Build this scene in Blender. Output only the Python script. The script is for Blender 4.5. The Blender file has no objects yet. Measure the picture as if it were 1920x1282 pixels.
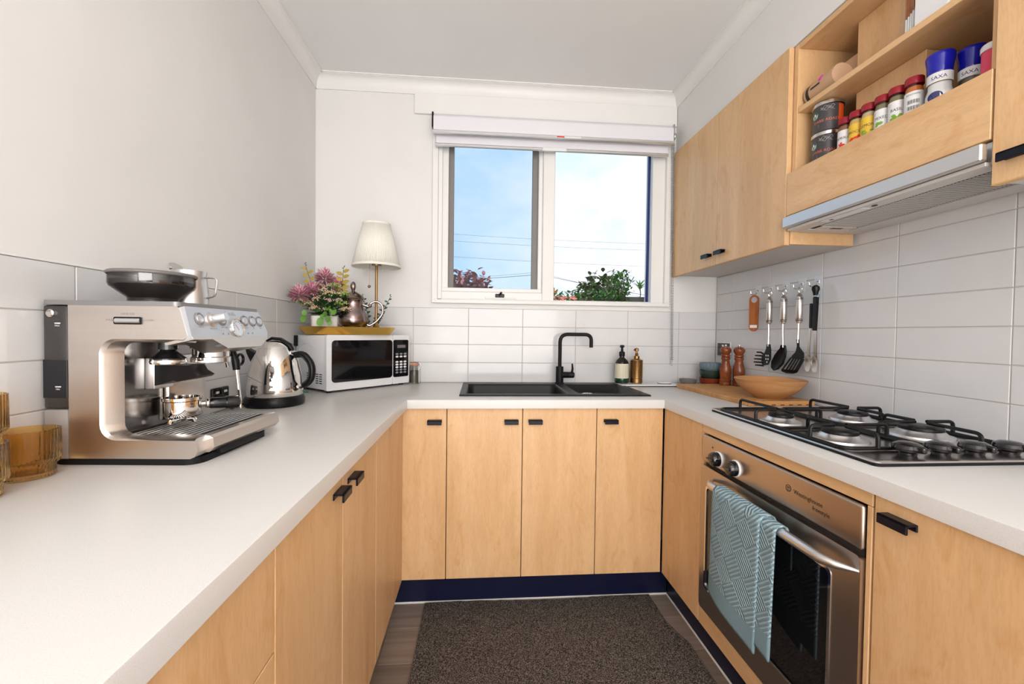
import bpy, bmesh, math, random
from mathutils import Vector, Matrix
random.seed(7)
PI = math.pi
SC = bpy.context.scene
COL = SC.collection

# ---------------------------------------------------------------- camera
def cam_setup():
    yaw, pitch, roll = .0779, -.0218, .0126
    f = Vector((math.sin(yaw)*math.cos(pitch), math.cos(yaw)*math.cos(pitch), math.sin(pitch)))
    r = Vector((math.cos(yaw), -math.sin(yaw), 0)); u = r.cross(f)
    r2 = r*math.cos(roll) + u*math.sin(roll); u2 = -r*math.sin(roll) + u*math.cos(roll)
    cd = bpy.data.cameras.new('camera'); co = bpy.data.objects.new('camera', cd); COL.objects.link(co)
    cd.sensor_width = 36; cd.lens = 783.3/1920*36; cd.clip_start = .02; cd.clip_end = 300
    m = Matrix((r2, u2, -f)).transposed().to_4x4(); m.translation = (0, 0, 1.1772)
    co.matrix_world = m
    SC.camera = co
cam_setup()
# ---------------------------------------------------------------- view, sky and lights
SC.view_settings.view_transform = 'Standard'; SC.view_settings.look = 'None'
SC.view_settings.gamma = 1; SC.view_settings.use_curve_mapping = False
SC.view_settings.exposure = 0.12
def sky():
    w = bpy.data.worlds.new('sky'); SC.world = w; w.use_nodes = True
    n, l = w.node_tree.nodes, w.node_tree.links
    n.clear()
    out = n.new('ShaderNodeOutputWorld'); bg = n.new('ShaderNodeBackground')
    tc = n.new('ShaderNodeTexCoord'); mp = n.new('ShaderNodeMapping')
    mp.inputs['Scale'].default_value = (4.2, 4.2, 7.5); mp.inputs['Location'].default_value = (3.1, .4, 1.7)
    nz = n.new('ShaderNodeTexNoise'); nz.inputs['Scale'].default_value = 1.0; nz.inputs['Detail'].default_value = 6; nz.inputs['Roughness'].default_value = .6
    sx = n.new('ShaderNodeSeparateXYZ')
    add = n.new('ShaderNodeMath'); add.operation = 'MULTIPLY_ADD'
    add.inputs[1].default_value = .75
    ramp = n.new('ShaderNodeValToRGB')
    ramp.color_ramp.elements[0].position = .30; ramp.color_ramp.elements[0].color = (.50, .735, 1.0, 1)
    ramp.color_ramp.elements[1].position = .82; ramp.color_ramp.elements[1].color = (.97, .985, 1.0, 1)
    l.new(tc.outputs['Generated'], mp.inputs['Vector']); l.new(mp.outputs['Vector'], nz.inputs['Vector'])
    l.new(tc.outputs['Generated'], sx.inputs['Vector'])
    l.new(sx.outputs['X'], add.inputs[0]); l.new(nz.outputs['Fac'], add.inputs[2])
    l.new(add.outputs[0], ramp.inputs['Fac']); l.new(ramp.outputs['Color'], bg.inputs['Color'])
    bg.inputs['Strength'].default_value = 1.12
    l.new(bg.outputs['Background'], out.inputs['Surface'])
sky()
def area(name, loc, target, sx, sy, power, col=(1, 1, 1)):
    d = bpy.data.lights.new(name, 'AREA'); d.shape = 'RECTANGLE'; d.size = sx; d.size_y = sy; d.energy = power; d.color = col
    o = bpy.data.objects.new(name, d); COL.objects.link(o); o.location = loc
    o.rotation_euler = (Vector(target)-Vector(loc)).to_track_quat('-Z', 'Y').to_euler()
    return o
# added rear fill standing in for daylight, and the kitchen's own ceiling light
area('rear_fill_light', (.25, -2.25, 1.45), (.25, 2, 1.85), 2.1, 1.9, 68, (1, .985, .975))
area('ceiling_panel_light', (.2, -.55, 2.50), (.2, -.40, 0), 1.0, 1.0, 8.5, (1, .97, .94))
area('upward_fill_light', (.25, -1.55, .06), (.25, -1.2, 2.5), 1.5, 1.2, 34, (1, .98, .965))  # uplight added behind the camera to brighten ceiling, upper cabinets and undersides
sun = bpy.data.lights.new('sun', 'SUN'); sun.energy = 3.2; sun.angle = .01; sun_o = bpy.data.objects.new('sun', sun); COL.objects.link(sun_o); sun_o.rotation_euler = (.75, 0, -.35)
SC.cycles.max_bounces = 9; SC.cycles.diffuse_bounces = 3; SC.cycles.glossy_bounces = 4; SC.cycles.transmission_bounces = 8; SC.cycles.transparent_max_bounces = 10

# ---------------------------------------------------------------- mesh helpers
def merge(bm, tmp, M=None):
    vs = []
    for v in tmp.verts:
        vs.append(bm.verts.new(M @ v.co if M else v.co))
    tmp.verts.index_update()
    for f in tmp.faces:
        try: bm.faces.new([vs[v.index] for v in f.verts])
        except ValueError: pass
    tmp.free()
def box(bm, lo, hi, bev=0, seg=1, M=None):
    t = bmesh.new(); bmesh.ops.create_cube(t, size=1)
    c = [(a+b)/2 for a, b in zip(lo, hi)]; s = [abs(b-a) for a, b in zip(lo, hi)]
    for v in t.verts: v.co = Vector((c[0]+v.co.x*s[0], c[1]+v.co.y*s[1], c[2]+v.co.z*s[2]))
    if bev: bmesh.ops.bevel(t, geom=t.edges[:], offset=min(bev, min(s)*.45), segments=seg, affect='EDGES', profile=.5)
    merge(bm, t, M); return bm
def lathe(bm, prof, seg=32, c=(0, 0, 0), M=None, rf=None, closed=False):
    rings = []
    c = Vector(c)
    def P(v): v = v+c; return M @ v if M else v
    for r, z in prof:
        if r < 1e-6: rings.append([bm.verts.new(P(Vector((0, 0, z))))])
        else:
            rings.append([bm.verts.new(P(Vector(((r*(rf(i/seg, z) if rf else 1))*math.sin(2*PI*i/seg), -(r*(rf(i/seg, z) if rf else 1))*math.cos(2*PI*i/seg), z)))) for i in range(seg)])
    pairs = list(zip(rings[:-1], rings[1:]))
    if closed: pairs.append((rings[-1], rings[0]))
    for a, b in pairs:
        for i in range(seg):
            j = (i+1) % seg
            q = [a[i % len(a)], a[j % len(a)], b[j % len(b)], b[i % len(b)]]
            q2 = []
            for v in q:
                if v not in q2: q2.append(v)
            if len(q2) > 2:
                try: bm.faces.new(q2)
                except ValueError: pass
    return bm
def tube(bm, pts, r, seg=8, closed=False, cap=True, sy=1.0):
    pts = [Vector(p) for p in pts]; n = len(pts)
    rs = r if isinstance(r, (list, tuple)) else [r]*n
    T = []
    for i in range(n):
        a = pts[(i-1) % n] if (closed or i > 0) else pts[i]
        b = pts[(i+1) % n] if (closed or i < n-1) else pts[i]
        T.append((b-a).normalized())
    ref = Vector((0, 0, 1)) if abs(T[0].z) < .9 else Vector((0, 1, 0))
    nrm = (ref - T[0]*ref.dot(T[0])).normalized()
    rings = []
    for i in range(n):
        nrm = (nrm - T[i]*nrm.dot(T[i])).normalized(); bn = T[i].cross(nrm)
        rings.append([bm.verts.new(pts[i] + nrm*rs[i]*math.cos(2*PI*k/seg)*sy + bn*rs[i]*math.sin(2*PI*k/seg)) for k in range(seg)])
    m = n if closed else n-1
    for i in range(m):
        a, b = rings[i], rings[(i+1) % n]
        for k in range(seg): bm.faces.new([a[k], a[(k+1) % seg], b[(k+1) % seg], b[k]])
    if cap and not closed:
        bm.faces.new(rings[0][::-1]); bm.faces.new(rings[-1])
    return bm
def pmap(plane):
    return {'xy': lambda a, b, h: Vector((a, b, h)), 'xz': lambda a, b, h: Vector((a, h, b)), 'yz': lambda a, b, h: Vector((h, a, b))}[plane]
def prism(bm, poly, h0, h1, plane='xy', M=None):
    f = pmap(plane); g = (lambda v: M @ v) if M else (lambda v: v)
    a = [bm.verts.new(g(f(x, y, h0))) for x, y in poly]; b = [bm.verts.new(g(f(x, y, h1))) for x, y in poly]
    n = len(poly)
    bm.faces.new(a[::-1]); bm.faces.new(b)
    for i in range(n): bm.faces.new([a[i], a[(i+1) % n], b[(i+1) % n], b[i]])
    return bm
def ringprism(bm, po, pi, h0, h1, plane='xy', M=None):
    f = pmap(plane); g = (lambda v: M @ v) if M else (lambda v: v)
    V = [[bm.verts.new(g(f(x, y, h))) for x, y in q] for q, h in ((po, h0), (pi, h0), (pi, h1), (po, h1))]
    n = len(po)
    for k in range(4):
        A, B_ = V[k], V[(k+1) % 4]
        for i in range(n): bm.faces.new([A[i], A[(i+1) % n], B_[(i+1) % n], B_[i]])
    return bm
def rrect(x0, y0, x1, y1, r, seg=5):
    out = []
    for cx, cy, a0 in ((x1-r, y1-r, 0), (x0+r, y1-r, PI/2), (x0+r, y0+r, PI), (x1-r, y0+r, 3*PI/2)):
        for k in range(seg+1):
            a = a0+PI/2*k/seg; out.append((cx+r*math.cos(a), cy+r*math.sin(a)))
    return out
def ellipse(cx, cy, rx, ry, n=24): return [(cx+rx*math.cos(2*PI*i/n), cy+ry*math.sin(2*PI*i/n)) for i in range(n)]
def arc(pts_in, rad, seg=6):
    """polyline with rounded corners"""
    P = [Vector(p) for p in pts_in]; out = [P[0]]
    for i in range(1, len(P)-1):
        a = (P[i-1]-P[i]); b = (P[i+1]-P[i]); ra = min(rad, a.length*.49, b.length*.49)
        a.normalize(); b.normalize(); s, e = P[i]+a*ra, P[i]+b*ra
        for k in range(seg+1):
            t = k/seg; out.append(s*(1-t)**2 + P[i]*2*t*(1-t) + e*t*t)
    out.append(P[-1]); return out
def leaf(bm, base, d, ln, w, up=Vector((0, 0, 1)), droop=.15, cup=.12):
    d = Vector(d).normalized(); s = d.cross(up)
    if s.length < .01: s = Vector((1, 0, 0))
    s.normalize(); nn = s.cross(d).normalized(); base = Vector(base)
    rows = []
    for t, ww in ((0, .12), (.3, .85), (.62, .9), (.86, .5), (1, .04)):
        c = base + d*ln*t - nn*ln*droop*t*t
        rows.append((bm.verts.new(c - s*w*ww*.5 + nn*w*cup*ww), bm.verts.new(c), bm.verts.new(c + s*w*ww*.5 + nn*w*cup*ww)))
    for a, b in zip(rows[:-1], rows[1:]):
        bm.faces.new((a[0], a[1], b[1], b[0])); bm.faces.new((a[1], a[2], b[2], b[1]))
def ball(bm, c, r, sub=1, sc=(1, 1, 1)):
    t = bmesh.new(); bmesh.ops.create_icosphere(t, subdivisions=sub, radius=1)
    for v in t.verts: v.co = Vector((c[0]+v.co.x*r*sc[0], c[1]+v.co.y*r*sc[1], c[2]+v.co.z*r*sc[2]))
    merge(bm, t)
def mesh_of(name, bm, smooth=True, ang=.6, recalc=True):
    if recalc: bmesh.ops.recalc_face_normals(bm, faces=bm.faces[:])
    if smooth:
        for f in bm.faces: f.smooth = True
        for e in bm.edges:
            if len(e.link_faces) == 2 and e.calc_face_angle(0) > ang: e.smooth = False
    me = bpy.data.meshes.new(name); bm.to_mesh(me); bm.free(); return me
def O(name, bm, mat, parent=None, loc=None, rot=None, smooth=True, label=None, kind=None, ang=.6, recalc=True):
    me = mesh_of(name, bm, smooth, ang, recalc) if isinstance(bm, bmesh.types.BMesh) else bm
    if mat is not None and not me.materials: me.materials.append(M_[mat])
    o = bpy.data.objects.new(name, me); COL.objects.link(o)
    if loc: o.location = loc
    if rot: o.rotation_euler = rot
    if parent: o.parent = parent
    if label: o['label'] = label
    if kind: o['kind'] = kind
    return o
def tag(o, label, cat, group=None):
    o['label'] = label; o['category'] = cat
    if group: o['group'] = group
    return o
def thing(name, label, cat, loc=(0, 0, 0), rz=0, group=None):
    o = bpy.data.objects.new(name, None); COL.objects.link(o); o.location = loc; o.rotation_euler = (0, 0, rz); o.empty_display_size = .05
    return tag(o, label, cat, group)
def struct(o):
    o['kind'] = 'structure'; return o
def copy_tree(o, parent=None):
    c = o.copy(); COL.objects.link(c); c.parent = parent
    for ch in o.children: copy_tree(ch, c)
    return c
N = bmesh.new
_tx = {}
def text_geo(s, size, align):
    k = (s, align)
    if k not in _tx:
        cu = bpy.data.curves.new('lettering', 'FONT'); cu.body = s; cu.size = 1; cu.align_x = align; cu.align_y = 'CENTER'; cu.resolution_u = 3
        ob = bpy.data.objects.new('lettering', cu); COL.objects.link(ob)
        bpy.context.view_layer.update()
        me = bpy.data.meshes.new_from_object(ob.evaluated_get(bpy.context.evaluated_depsgraph_get()))
        _tx[k] = ([v.co.copy() for v in me.vertices], [list(p.vertices) for p in me.polygons])
        bpy.data.meshes.remove(me); bpy.data.objects.remove(ob); bpy.data.curves.remove(cu)
    return _tx[k]
def text(bm, s, size, M=None, r=None, ca=0, z=0, align='CENTER', sx=1.0):
    """flat text (x right, y up) through matrix M, or wrapped on a cylinder of radius r facing local -Y"""
    vs, fs = text_geo(s, size, align); nv = []
    for v in vs:
        x, y = v.x*size*sx, v.y*size
        if r: a = ca+x/r; p = Vector((r*math.sin(a), -r*math.cos(a), z+y))
        else: p = Vector((x, y, 0))
        nv.append(bm.verts.new(M @ p if M else p))
    for f in fs:
        try: bm.faces.new([nv[i] for i in f])
        except ValueError: pass
    return bm
for _s in ['DARK ROAST']: pass
def cyl_poly(bm, r, pts):
    """polygon given as (arc length, z) wrapped on radius r facing -Y"""
    bm.faces.new([bm.verts.new((r*math.sin(x/r), -r*math.cos(x/r), z)) for x, z in pts])
def cyl_patch(bm, r, a0, a1, z0, z1, seg=12):
    A = [(a0+(a1-a0)*i/seg) for i in range(seg+1)]
    lo = [bm.verts.new((r*math.sin(a), -r*math.cos(a), z0)) for a in A]; hi = [bm.verts.new((r*math.sin(a), -r*math.cos(a), z1)) for a in A]
    for i in range(seg): bm.faces.new((lo[i], lo[i+1], hi[i+1], hi[i]))
def basis(o, x, y):
    x = Vector(x).normalized(); y = Vector(y); z = x.cross(y).normalized(); y = z.cross(x)
    m = Matrix((x, y, z)).transposed().to_4x4(); m.translation = o; return m

# ---------------------------------------------------------------- materials
M_ = {}
def mat(name, col, rough=.5, metal=0, spec=.5, trans=0, ior=1.45, alpha=1, coat=0, emit=None, aniso=0):
    m = bpy.data.materials.new(name); m.use_nodes = True
    b = m.node_tree.nodes['Principled BSDF']
    b.inputs['Base Color'].default_value = (*col, 1); b.inputs['Roughness'].default_value = rough; b.inputs['Metallic'].default_value = metal
    b.inputs['Specular IOR Level'].default_value = spec; b.inputs['Transmission Weight'].default_value = trans; b.inputs['IOR'].default_value = ior
    b.inputs['Alpha'].default_value = alpha; b.inputs['Coat Weight'].default_value = coat
    if aniso: b.inputs['Anisotropic'].default_value = aniso
    if emit: b.inputs['Emission Color'].default_value = (*emit[0], 1); b.inputs['Emission Strength'].default_value = emit[1]
    M_[name] = m; return m
def nodes(m): return m.node_tree.nodes, m.node_tree.links, m.node_tree.nodes['Principled BSDF']
def coords(m, scale, rnd=True):
    n, l, b = nodes(m)
    tc = n.new('ShaderNodeTexCoord'); mp = n.new('ShaderNodeMapping'); mp.inputs['Scale'].default_value = scale
    l.new(tc.outputs['Object'], mp.inputs['Vector'])
    if rnd:
        oi = n.new('ShaderNodeObjectInfo'); mu = n.new('ShaderNodeMath'); mu.operation = 'MULTIPLY'; mu.inputs[1].default_value = 37
        cx = n.new('ShaderNodeCombineXYZ'); l.new(oi.outputs['Random'], mu.inputs[0])
        for i in range(3): l.new(mu.outputs[0], cx.inputs[i])
        l.new(cx.outputs[0], mp.inputs['Location'])
    return mp.outputs['Vector']
def noisecol(m, vec, scale, stops, detail=5, rough=.55, dist=0):
    n, l, b = nodes(m)
    nz = n.new('ShaderNodeTexNoise'); nz.inputs['Scale'].default_value = scale; nz.inputs['Detail'].default_value = detail; nz.inputs['Roughness'].default_value = rough; nz.inputs['Distortion'].default_value = dist
    l.new(vec, nz.inputs['Vector'])
    rp = n.new('ShaderNodeValToRGB'); e = rp.color_ramp.elements
    while len(e) < len(stops): e.new(.5)
    for k, (p, c) in enumerate(stops): e[k].position = p; e[k].color = (*c, 1)
    l.new(nz.outputs['Fac'], rp.inputs['Fac']); return rp.outputs['Color'], nz.outputs['Fac']
def bump(m, fac, strength, dist=.001):
    n, l, b = nodes(m); bp = n.new('ShaderNodeBump'); bp.inputs['Strength'].default_value = strength; bp.inputs['Distance'].default_value = dist
    l.new(fac, bp.inputs['Height']); l.new(bp.outputs['Normal'], b.inputs['Normal'])
def maple(name, scale, c0, c1, c2):
    m = mat(name, c1, .42, coat=.06); n, l, b = nodes(m)
    v = coords(m, scale)
    a, fa = noisecol(m, v, 1.0, [(.3, c0), (.5, c1), (.72, c2)], 4, .6, .8)
    v2 = coords(m, tuple(s*5 for s in scale)); f2, ff = noisecol(m, v2, 1.0, [(.35, (.93, .91, .88)), (.6, (1, 1, 1))], 3, .6)
    mx = n.new('ShaderNodeMix'); mx.data_type = 'RGBA'; mx.blend_type = 'MULTIPLY'; mx.inputs[0].default_value = .8
    l.new(a, mx.inputs[6]); l.new(f2, mx.inputs[7])
    v3 = coords(m, tuple(14 if q > 2 else 6 for q in scale)); f3, _ = noisecol(m, v3, 1.0, [(.56, (1, 1, 1)), (.72, (.93, .85, .76))], 3, .6, 1.6)
    v4 = coords(m, tuple(260 if q > 2 else 45 for q in scale)); f4, _ = noisecol(m, v4, 1.0, [(.35, (.945, .935, .925)), (.55, (1, 1, 1))], 1, .5)
    m2 = n.new('ShaderNodeMix'); m2.data_type = 'RGBA'; m2.blend_type = 'MULTIPLY'; m2.inputs[0].default_value = 1; l.new(mx.outputs[2], m2.inputs[6]); l.new(f3, m2.inputs[7])
    m3 = n.new('ShaderNodeMix'); m3.data_type = 'RGBA'; m3.blend_type = 'MULTIPLY'; m3.inputs[0].default_value = 1; l.new(m2.outputs[2], m3.inputs[6]); l.new(f4, m3.inputs[7]); l.new(m3.outputs[2], b.inputs['Base Color'])
WC = ((.70, .42, .200), (.765, .48, .245), (.81, .53, .285))
maple('maple', (7, 7, .9), *WC); maple('maple_across', (7, .9, 7), *WC)
maple('maple_edge', (3, 3, 3), (.66, .38, .13), (.70, .42, .16), (.75, .46, .2))
def plain_noise(name, scale, stops, rough, bs=0, nsc=1, metal=0, coat=0, detail=2, spec=.5):
    m = mat(name, stops[0][1], rough, metal, spec=spec, coat=coat); n, l, b = nodes(m); v = coords(m, scale)
    c, f = noisecol(m, v, nsc, stops, detail); l.new(c, b.inputs['Base Color'])
    if bs: bump(m, f, bs)
    return m
plain_noise('wall_paint', (1, 1, 1), [(.3, (.80, .785, .765)), (.7, (.83, .815, .80))], .75, .05, 3)
plain_noise('ceiling_paint', (1, 1, 1), [(.3, (.87, .855, .85)), (.7, (.89, .88, .875))], .85, 0, 3)
plain_noise('trim_paint', (1, 1, 1), [(.3, (.84, .825, .80)), (.7, (.86, .85, .83))], .4, 0, 4)
plain_noise('tile_glaze', (1, 1, 1), [(.3, (.70, .69, .69)), (.7, (.73, .725, .73))], .1, .012, 6, spec=.5)
mat('grout', (.56, .53, .50), .9)
plain_noise('benchtop', (1, 1, 1), [(.35, (.655, .63, .60)), (.5, (.685, .665, .64)), (.65, (.705, .69, .67))], .32, 0, 600, detail=2)
plain_noise('kick_navy', (1, 1, 1), [(.3, (.004, .006, .030)), (.7, (.007, .009, .038))], .35, 0, 9)
def plankmat():
    m = mat('floor_timber', (.3, .24, .2), .45); n, l, b = nodes(m); v = coords(m, (1.2, 30, 30))
    c, f = noisecol(m, v, 1, [(.25, (.20, .148, .115)), (.5, (.27, .205, .165)), (.75, (.34, .265, .22))], 6, .6, .4)
    oi = n.new('ShaderNodeObjectInfo'); mr = n.new('ShaderNodeMapRange'); mr.inputs[3].default_value = .8; mr.inputs[4].default_value = 1.12
    l.new(oi.outputs['Random'], mr.inputs[0]); hs = n.new('ShaderNodeHueSaturation'); l.new(mr.outputs[0], hs.inputs['Value']); l.new(c, hs.inputs['Color']); l.new(hs.outputs[0], b.inputs['Base Color'])
    bump(m, f, .08)
plankmat()
plain_noise('mat_pile', (1, 1, 1), [(.38, (.018, .015, .0135)), (.5, (.075, .063, .056)), (.62, (.25, .215, .195))], .95, .9, 300, detail=3, spec=.1)
def brushed(name, col, scale, rough=.3, var=.05):
    scale = tuple(q*4 if q > 50 else q for q in scale)
    m = mat(name, col, rough, 1, aniso=.4); n, l, b = nodes(m); v = coords(m, scale, False)
    lo = tuple(c*(1-var) for c in col); c, f = noisecol(m, v, 1, [(.3, lo), (.7, col)], 1); l.new(c, b.inputs['Base Color'])
    mr = n.new('ShaderNodeMapRange'); mr.inputs[3].default_value = rough*.95; mr.inputs[4].default_value = rough*1.08; l.new(f, mr.inputs[0]); l.new(mr.outputs[0], b.inputs['Roughness'])
brushed('steel', (.66, .60, .55), (3, 300, 300), .3); brushed('steel_y', (.66, .60, .55), (300, 3, 300), .28); brushed('steel_hob', (.62, .58, .55), (200, 4, 200), .24)
brushed('steel_oven', (.50, .43, .375), (300, 3, 300), .30, .0); brushed('steel_light', (.74, .73, .73), (4, 300, 300), .32)  # steel_oven base colour holds the brown of reflected floor and wood
brushed('hood_metal', (.72, .71, .70), (300, 3, 300), .38)
mat('chrome', (.80, .77, .74), .06, 1); mat('nickel', (.62, .6, .58), .22, 1); mat('dark_splash', (.30, .285, .275), .17, 1)
mat('alu', (.72, .72, .73), .35, 1); mat('brass', (.50, .30, .10), .3, 1); mat('brass_aged', (.33, .19, .075), .34, 1); mat('gold_tray', (.74, .46, .10), .28, 1)
mat('silver_aged', (.30, .235, .22), .2, 1)
mat('black_plastic', (.006, .006, .007), .3, spec=.3); mat('black_gloss', (.006, .006, .007), .06, coat=.4); mat('black_matt', (.007, .007, .008), .5, spec=.25); mat('black_iron', (.006, .006, .006), .38, spec=.3)
mat('shadow_gap', (.02, .016, .014), .8)
plain_noise('sink_granite', (1, 1, 1), [(.35, (.006, .006, .007)), (.65, (.018, .018, .020))], .42, .15, 500, spec=.3)
mat('white_plastic', (.82, .82, .83), .28); mat('white_matt', (.84, .83, .82), .6); mat('grey_plastic', (.17, .16, .155), .42); mat('grey_top', (.26, .25, .245), .34, .4); mat('grey_mid', (.34, .33, .33), .45)
mat('tank_smoke', (.035, .032, .03), .12, coat=.3); mat('tank_dark', (.012, .012, .016), .12)
mat('panel_silver', (.60, .61, .64), .36, .75)
mat('screen_black', (.006, .006, .007), .05, coat=.5)
mat('amber_glass', (1.0, .69, .30), .03, trans=1, ior=1.3)
mat('clear_glass', (.97, .99, .98), .02, trans=1, ior=1.3)
def windowglass(name, tint, alpha_mix):
    m = bpy.data.materials.new(name); m.use_nodes = True; n, l = m.node_tree.nodes, m.node_tree.links; n.clear()
    o = n.new('ShaderNodeOutputMaterial'); t = n.new('ShaderNodeBsdfTransparent'); t.inputs[0].default_value = (*tint, 1)
    g = n.new('ShaderNodeBsdfGlossy'); g.inputs['Roughness'].default_value = .02
    mx = n.new('ShaderNodeMixShader'); mx.inputs[0].default_value = alpha_mix
    l.new(t.outputs[0], mx.inputs[1]); l.new(g.outputs[0], mx.inputs[2]); l.new(mx.outputs[0], o.inputs[0]); M_[name] = m
windowglass('pane_glass', (.98, .99, 1), .006); windowglass('screen_mesh', (.86, .90, .94), .0); windowglass('smoke_glass', (.62, .60, .59), .10); windowglass('jar_clear', (.96, .97, .97), .07)
def simple(name, c, rough=.5, **k): mat(name, c, rough, **k)
for nm, c, r in [('red_cap', (.30, .008, .02), .3), ('label_white', (.80, .79, .80), .5), ('label_yellow', (.80, .52, .05), .5), ('ink_black', (.012, .012, .014), .5), ('ink_red', (.42, .01, .03), .5), ('ink_grey', (.25, .25, .26), .5),
                 ('veg_red', (.75, .03, .015), .5), ('herb_green', (.20, .42, .03), .5), ('lemon', (.85, .62, .05), .5), ('spice_brown', (.24, .09, .02), .8), ('spice_orange', (.55, .14, .015), .8), ('spice_cream', (.55, .42, .22), .8), ('spice_herb', (.20, .17, .07), .8), ('spice_yellow', (.6, .4, .1), .8),
                 ('tin_grey', (.055, .052, .055), .35), ('tin_line', (.45, .44, .44), .4), ('coral_ink', (.72, .16, .09), .5), ('orange_panel', (.75, .09, .015), .4), ('logo_green', (.01, .13, .075), .4), ('cobalt', (.008, .010, .36), .22), ('navy_ink', (.01, .015, .13), .5), ('pink_label', (.75, .06, .13), .45), ('kraft', (.58, .36, .22), .75), ('magenta_ink', (.7, .04, .45), .5),
                 ('beans', (.022, .009, .006), .4), ('shade_fabric', (.86, .83, .75), .85), ('orange_seal', (.75, .22, .06), .5), ('dried_herb', (.10, .09, .06), .9), ('teal_plastic', (.05, .26, .22), .5),
                 ('petal_pink', (.60, .15, .27), .6), ('petal_pale', (.80, .52, .55), .6), ('bud_cream', (.66, .58, .26), .6), ('bud_pink', (.74, .44, .42), .6), ('leaf_green', (.10, .24, .035), .5), ('leaf_bright', (.16, .36, .06), .45), ('leaf_dark', (.022, .065, .03), .5), ('leaf_ochre', (.42, .30, .05), .5), ('leaf_blue', (.03, .09, .06), .5), ('stem_green', (.08, .12, .05), .6),
                 ('pot_ceramic', (.78, .74, .67), .35), ('grey_glaze', (.20, .18, .175), .35), ('blue_glaze', (.16, .22, .26), .25), ('green_glaze', (.022, .042, .028), .2), ('red_glaze', (.22, .035, .016), .2),
                 ('marble_white', (.78, .77, .77), .2), ('enamel_white', (.83, .83, .84), .22), ('blind_fabric', (.80, .79, .83), .8), ('grey_frame', (.24, .22, .21), .6), ('house_roof', (.62, .13, .10), .8), ('house_wall', (.55, .5, .45), .8),
                 ('bark', (.10, .07, .05), .9), ('crown_red', (.36, .13, .11), .85), ('crown_dark', (.09, .13, .045), .85), ('crown_orange', (.50, .22, .02), .85), ('wire_black', (.02, .02, .02), .6), ('leaf_ivy', (.055, .20, .018), .45),
                 ('box_grey', (.12, .11, .105), .8), ('soap_label', (.72, .66, .50), .5), ('soap_amber', (.012, .009, .007), .1), ('soap_green', (.004, .05, .02), .15), ('gauge_face', (.66, .74, .82), .25), ('gauge_red', (.6, .12, .1), .5), ('render_white', (.75, .73, .7), .8)]:
    simple(nm, c, r)
mat('navy_handle', (.004, .005, .012), .35, spec=.3)
def woodish(name, scale, c0, c1, rough=.4, rnd=True, ns=1):
    m = mat(name, c0, rough); n, l, b = nodes(m); v = coords(m, scale, rnd); c, f = noisecol(m, v, ns, [(.3, c0), (.7, c1)], 6, .6, .6); l.new(c, b.inputs['Base Color']); return m
plain_noise('lawn', (.4, .4, .4), [(.3, (.09, .12, .04)), (.7, (.16, .19, .08))], .9)
woodish('mill_wood', (25, 25, 6), (.13, .028, .008), (.30, .075, .02), .22)
woodish('bowl_wood', (4, 4, 26), (.40, .17, .055), (.60, .30, .12), .4)
woodish('board_strip', (4, 30, 4), (.46, .21, .065), (.66, .35, .13), .45)
woodish('opener_wood', (40, 40, 8), (.28, .075, .015), (.44, .14, .03), .3)
woodish('planter_wood', (3, 20, 20), (.07, .065, .06), (.14, .13, .12), .8)
def towelmat():
    m = mat('towel_teal', (.20, .36, .42), .95, spec=.1); n, l, b = nodes(m)
    tc = n.new('ShaderNodeTexCoord'); mp = n.new('ShaderNodeMapping'); l.new(tc.outputs['UV'], mp.inputs['Vector']); mp.inputs['Rotation'].default_value = (0, 0, PI/4)
    def wave(direction):
        w = n.new('ShaderNodeTexWave'); w.bands_direction = direction; w.inputs['Scale'].default_value = 33; w.inputs['Distortion'].default_value = .6; w.inputs['Detail'].default_value = 1; w.inputs['Detail Scale'].default_value = 9; l.new(mp.outputs[0], w.inputs['Vector']); return w
    wx, wy = wave('X'), wave('Y'); ck = n.new('ShaderNodeTexChecker'); ck.inputs['Scale'].default_value = 17; l.new(mp.outputs[0], ck.inputs['Vector'])
    mx = n.new('ShaderNodeMix'); mx.data_type = 'FLOAT'; l.new(ck.outputs['Fac'], mx.inputs[0]); l.new(wx.outputs['Fac'], mx.inputs[2]); l.new(wy.outputs['Fac'], mx.inputs[3])
    nz = n.new('ShaderNodeTexNoise'); nz.inputs['Scale'].default_value = 420; l.new(tc.outputs['UV'], nz.inputs['Vector'])
    # plain woven hem at the lower end (uv v < 0.045 m)
    sp = n.new('ShaderNodeSeparateXYZ'); l.new(tc.outputs['UV'], sp.inputs[0]); gt = n.new('ShaderNodeMath'); gt.operation = 'GREATER_THAN'; gt.inputs[1].default_value = .06; l.new(sp.outputs['Y'], gt.inputs[0])
    mu = n.new('ShaderNodeMath'); mu.operation = 'MULTIPLY'; l.new(mx.outputs[0], mu.inputs[0]); l.new(gt.outputs[0], mu.inputs[1])
    ad = n.new('ShaderNodeMath'); ad.operation = 'MULTIPLY_ADD'; ad.inputs[1].default_value = .35; l.new(nz.outputs['Fac'], ad.inputs[0]); l.new(mu.outputs[0], ad.inputs[2])
    bump(m, ad.outputs[0], 1.0, .004)
    rp = n.new('ShaderNodeValToRGB'); rp.color_ramp.elements[0].color = (.17, .265, .305, 1); rp.color_ramp.elements[1].color = (.37, .50, .555, 1); l.new(ad.outputs[0], rp.inputs[0]); l.new(rp.outputs[0], b.inputs['Base Color'])
towelmat()

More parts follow.
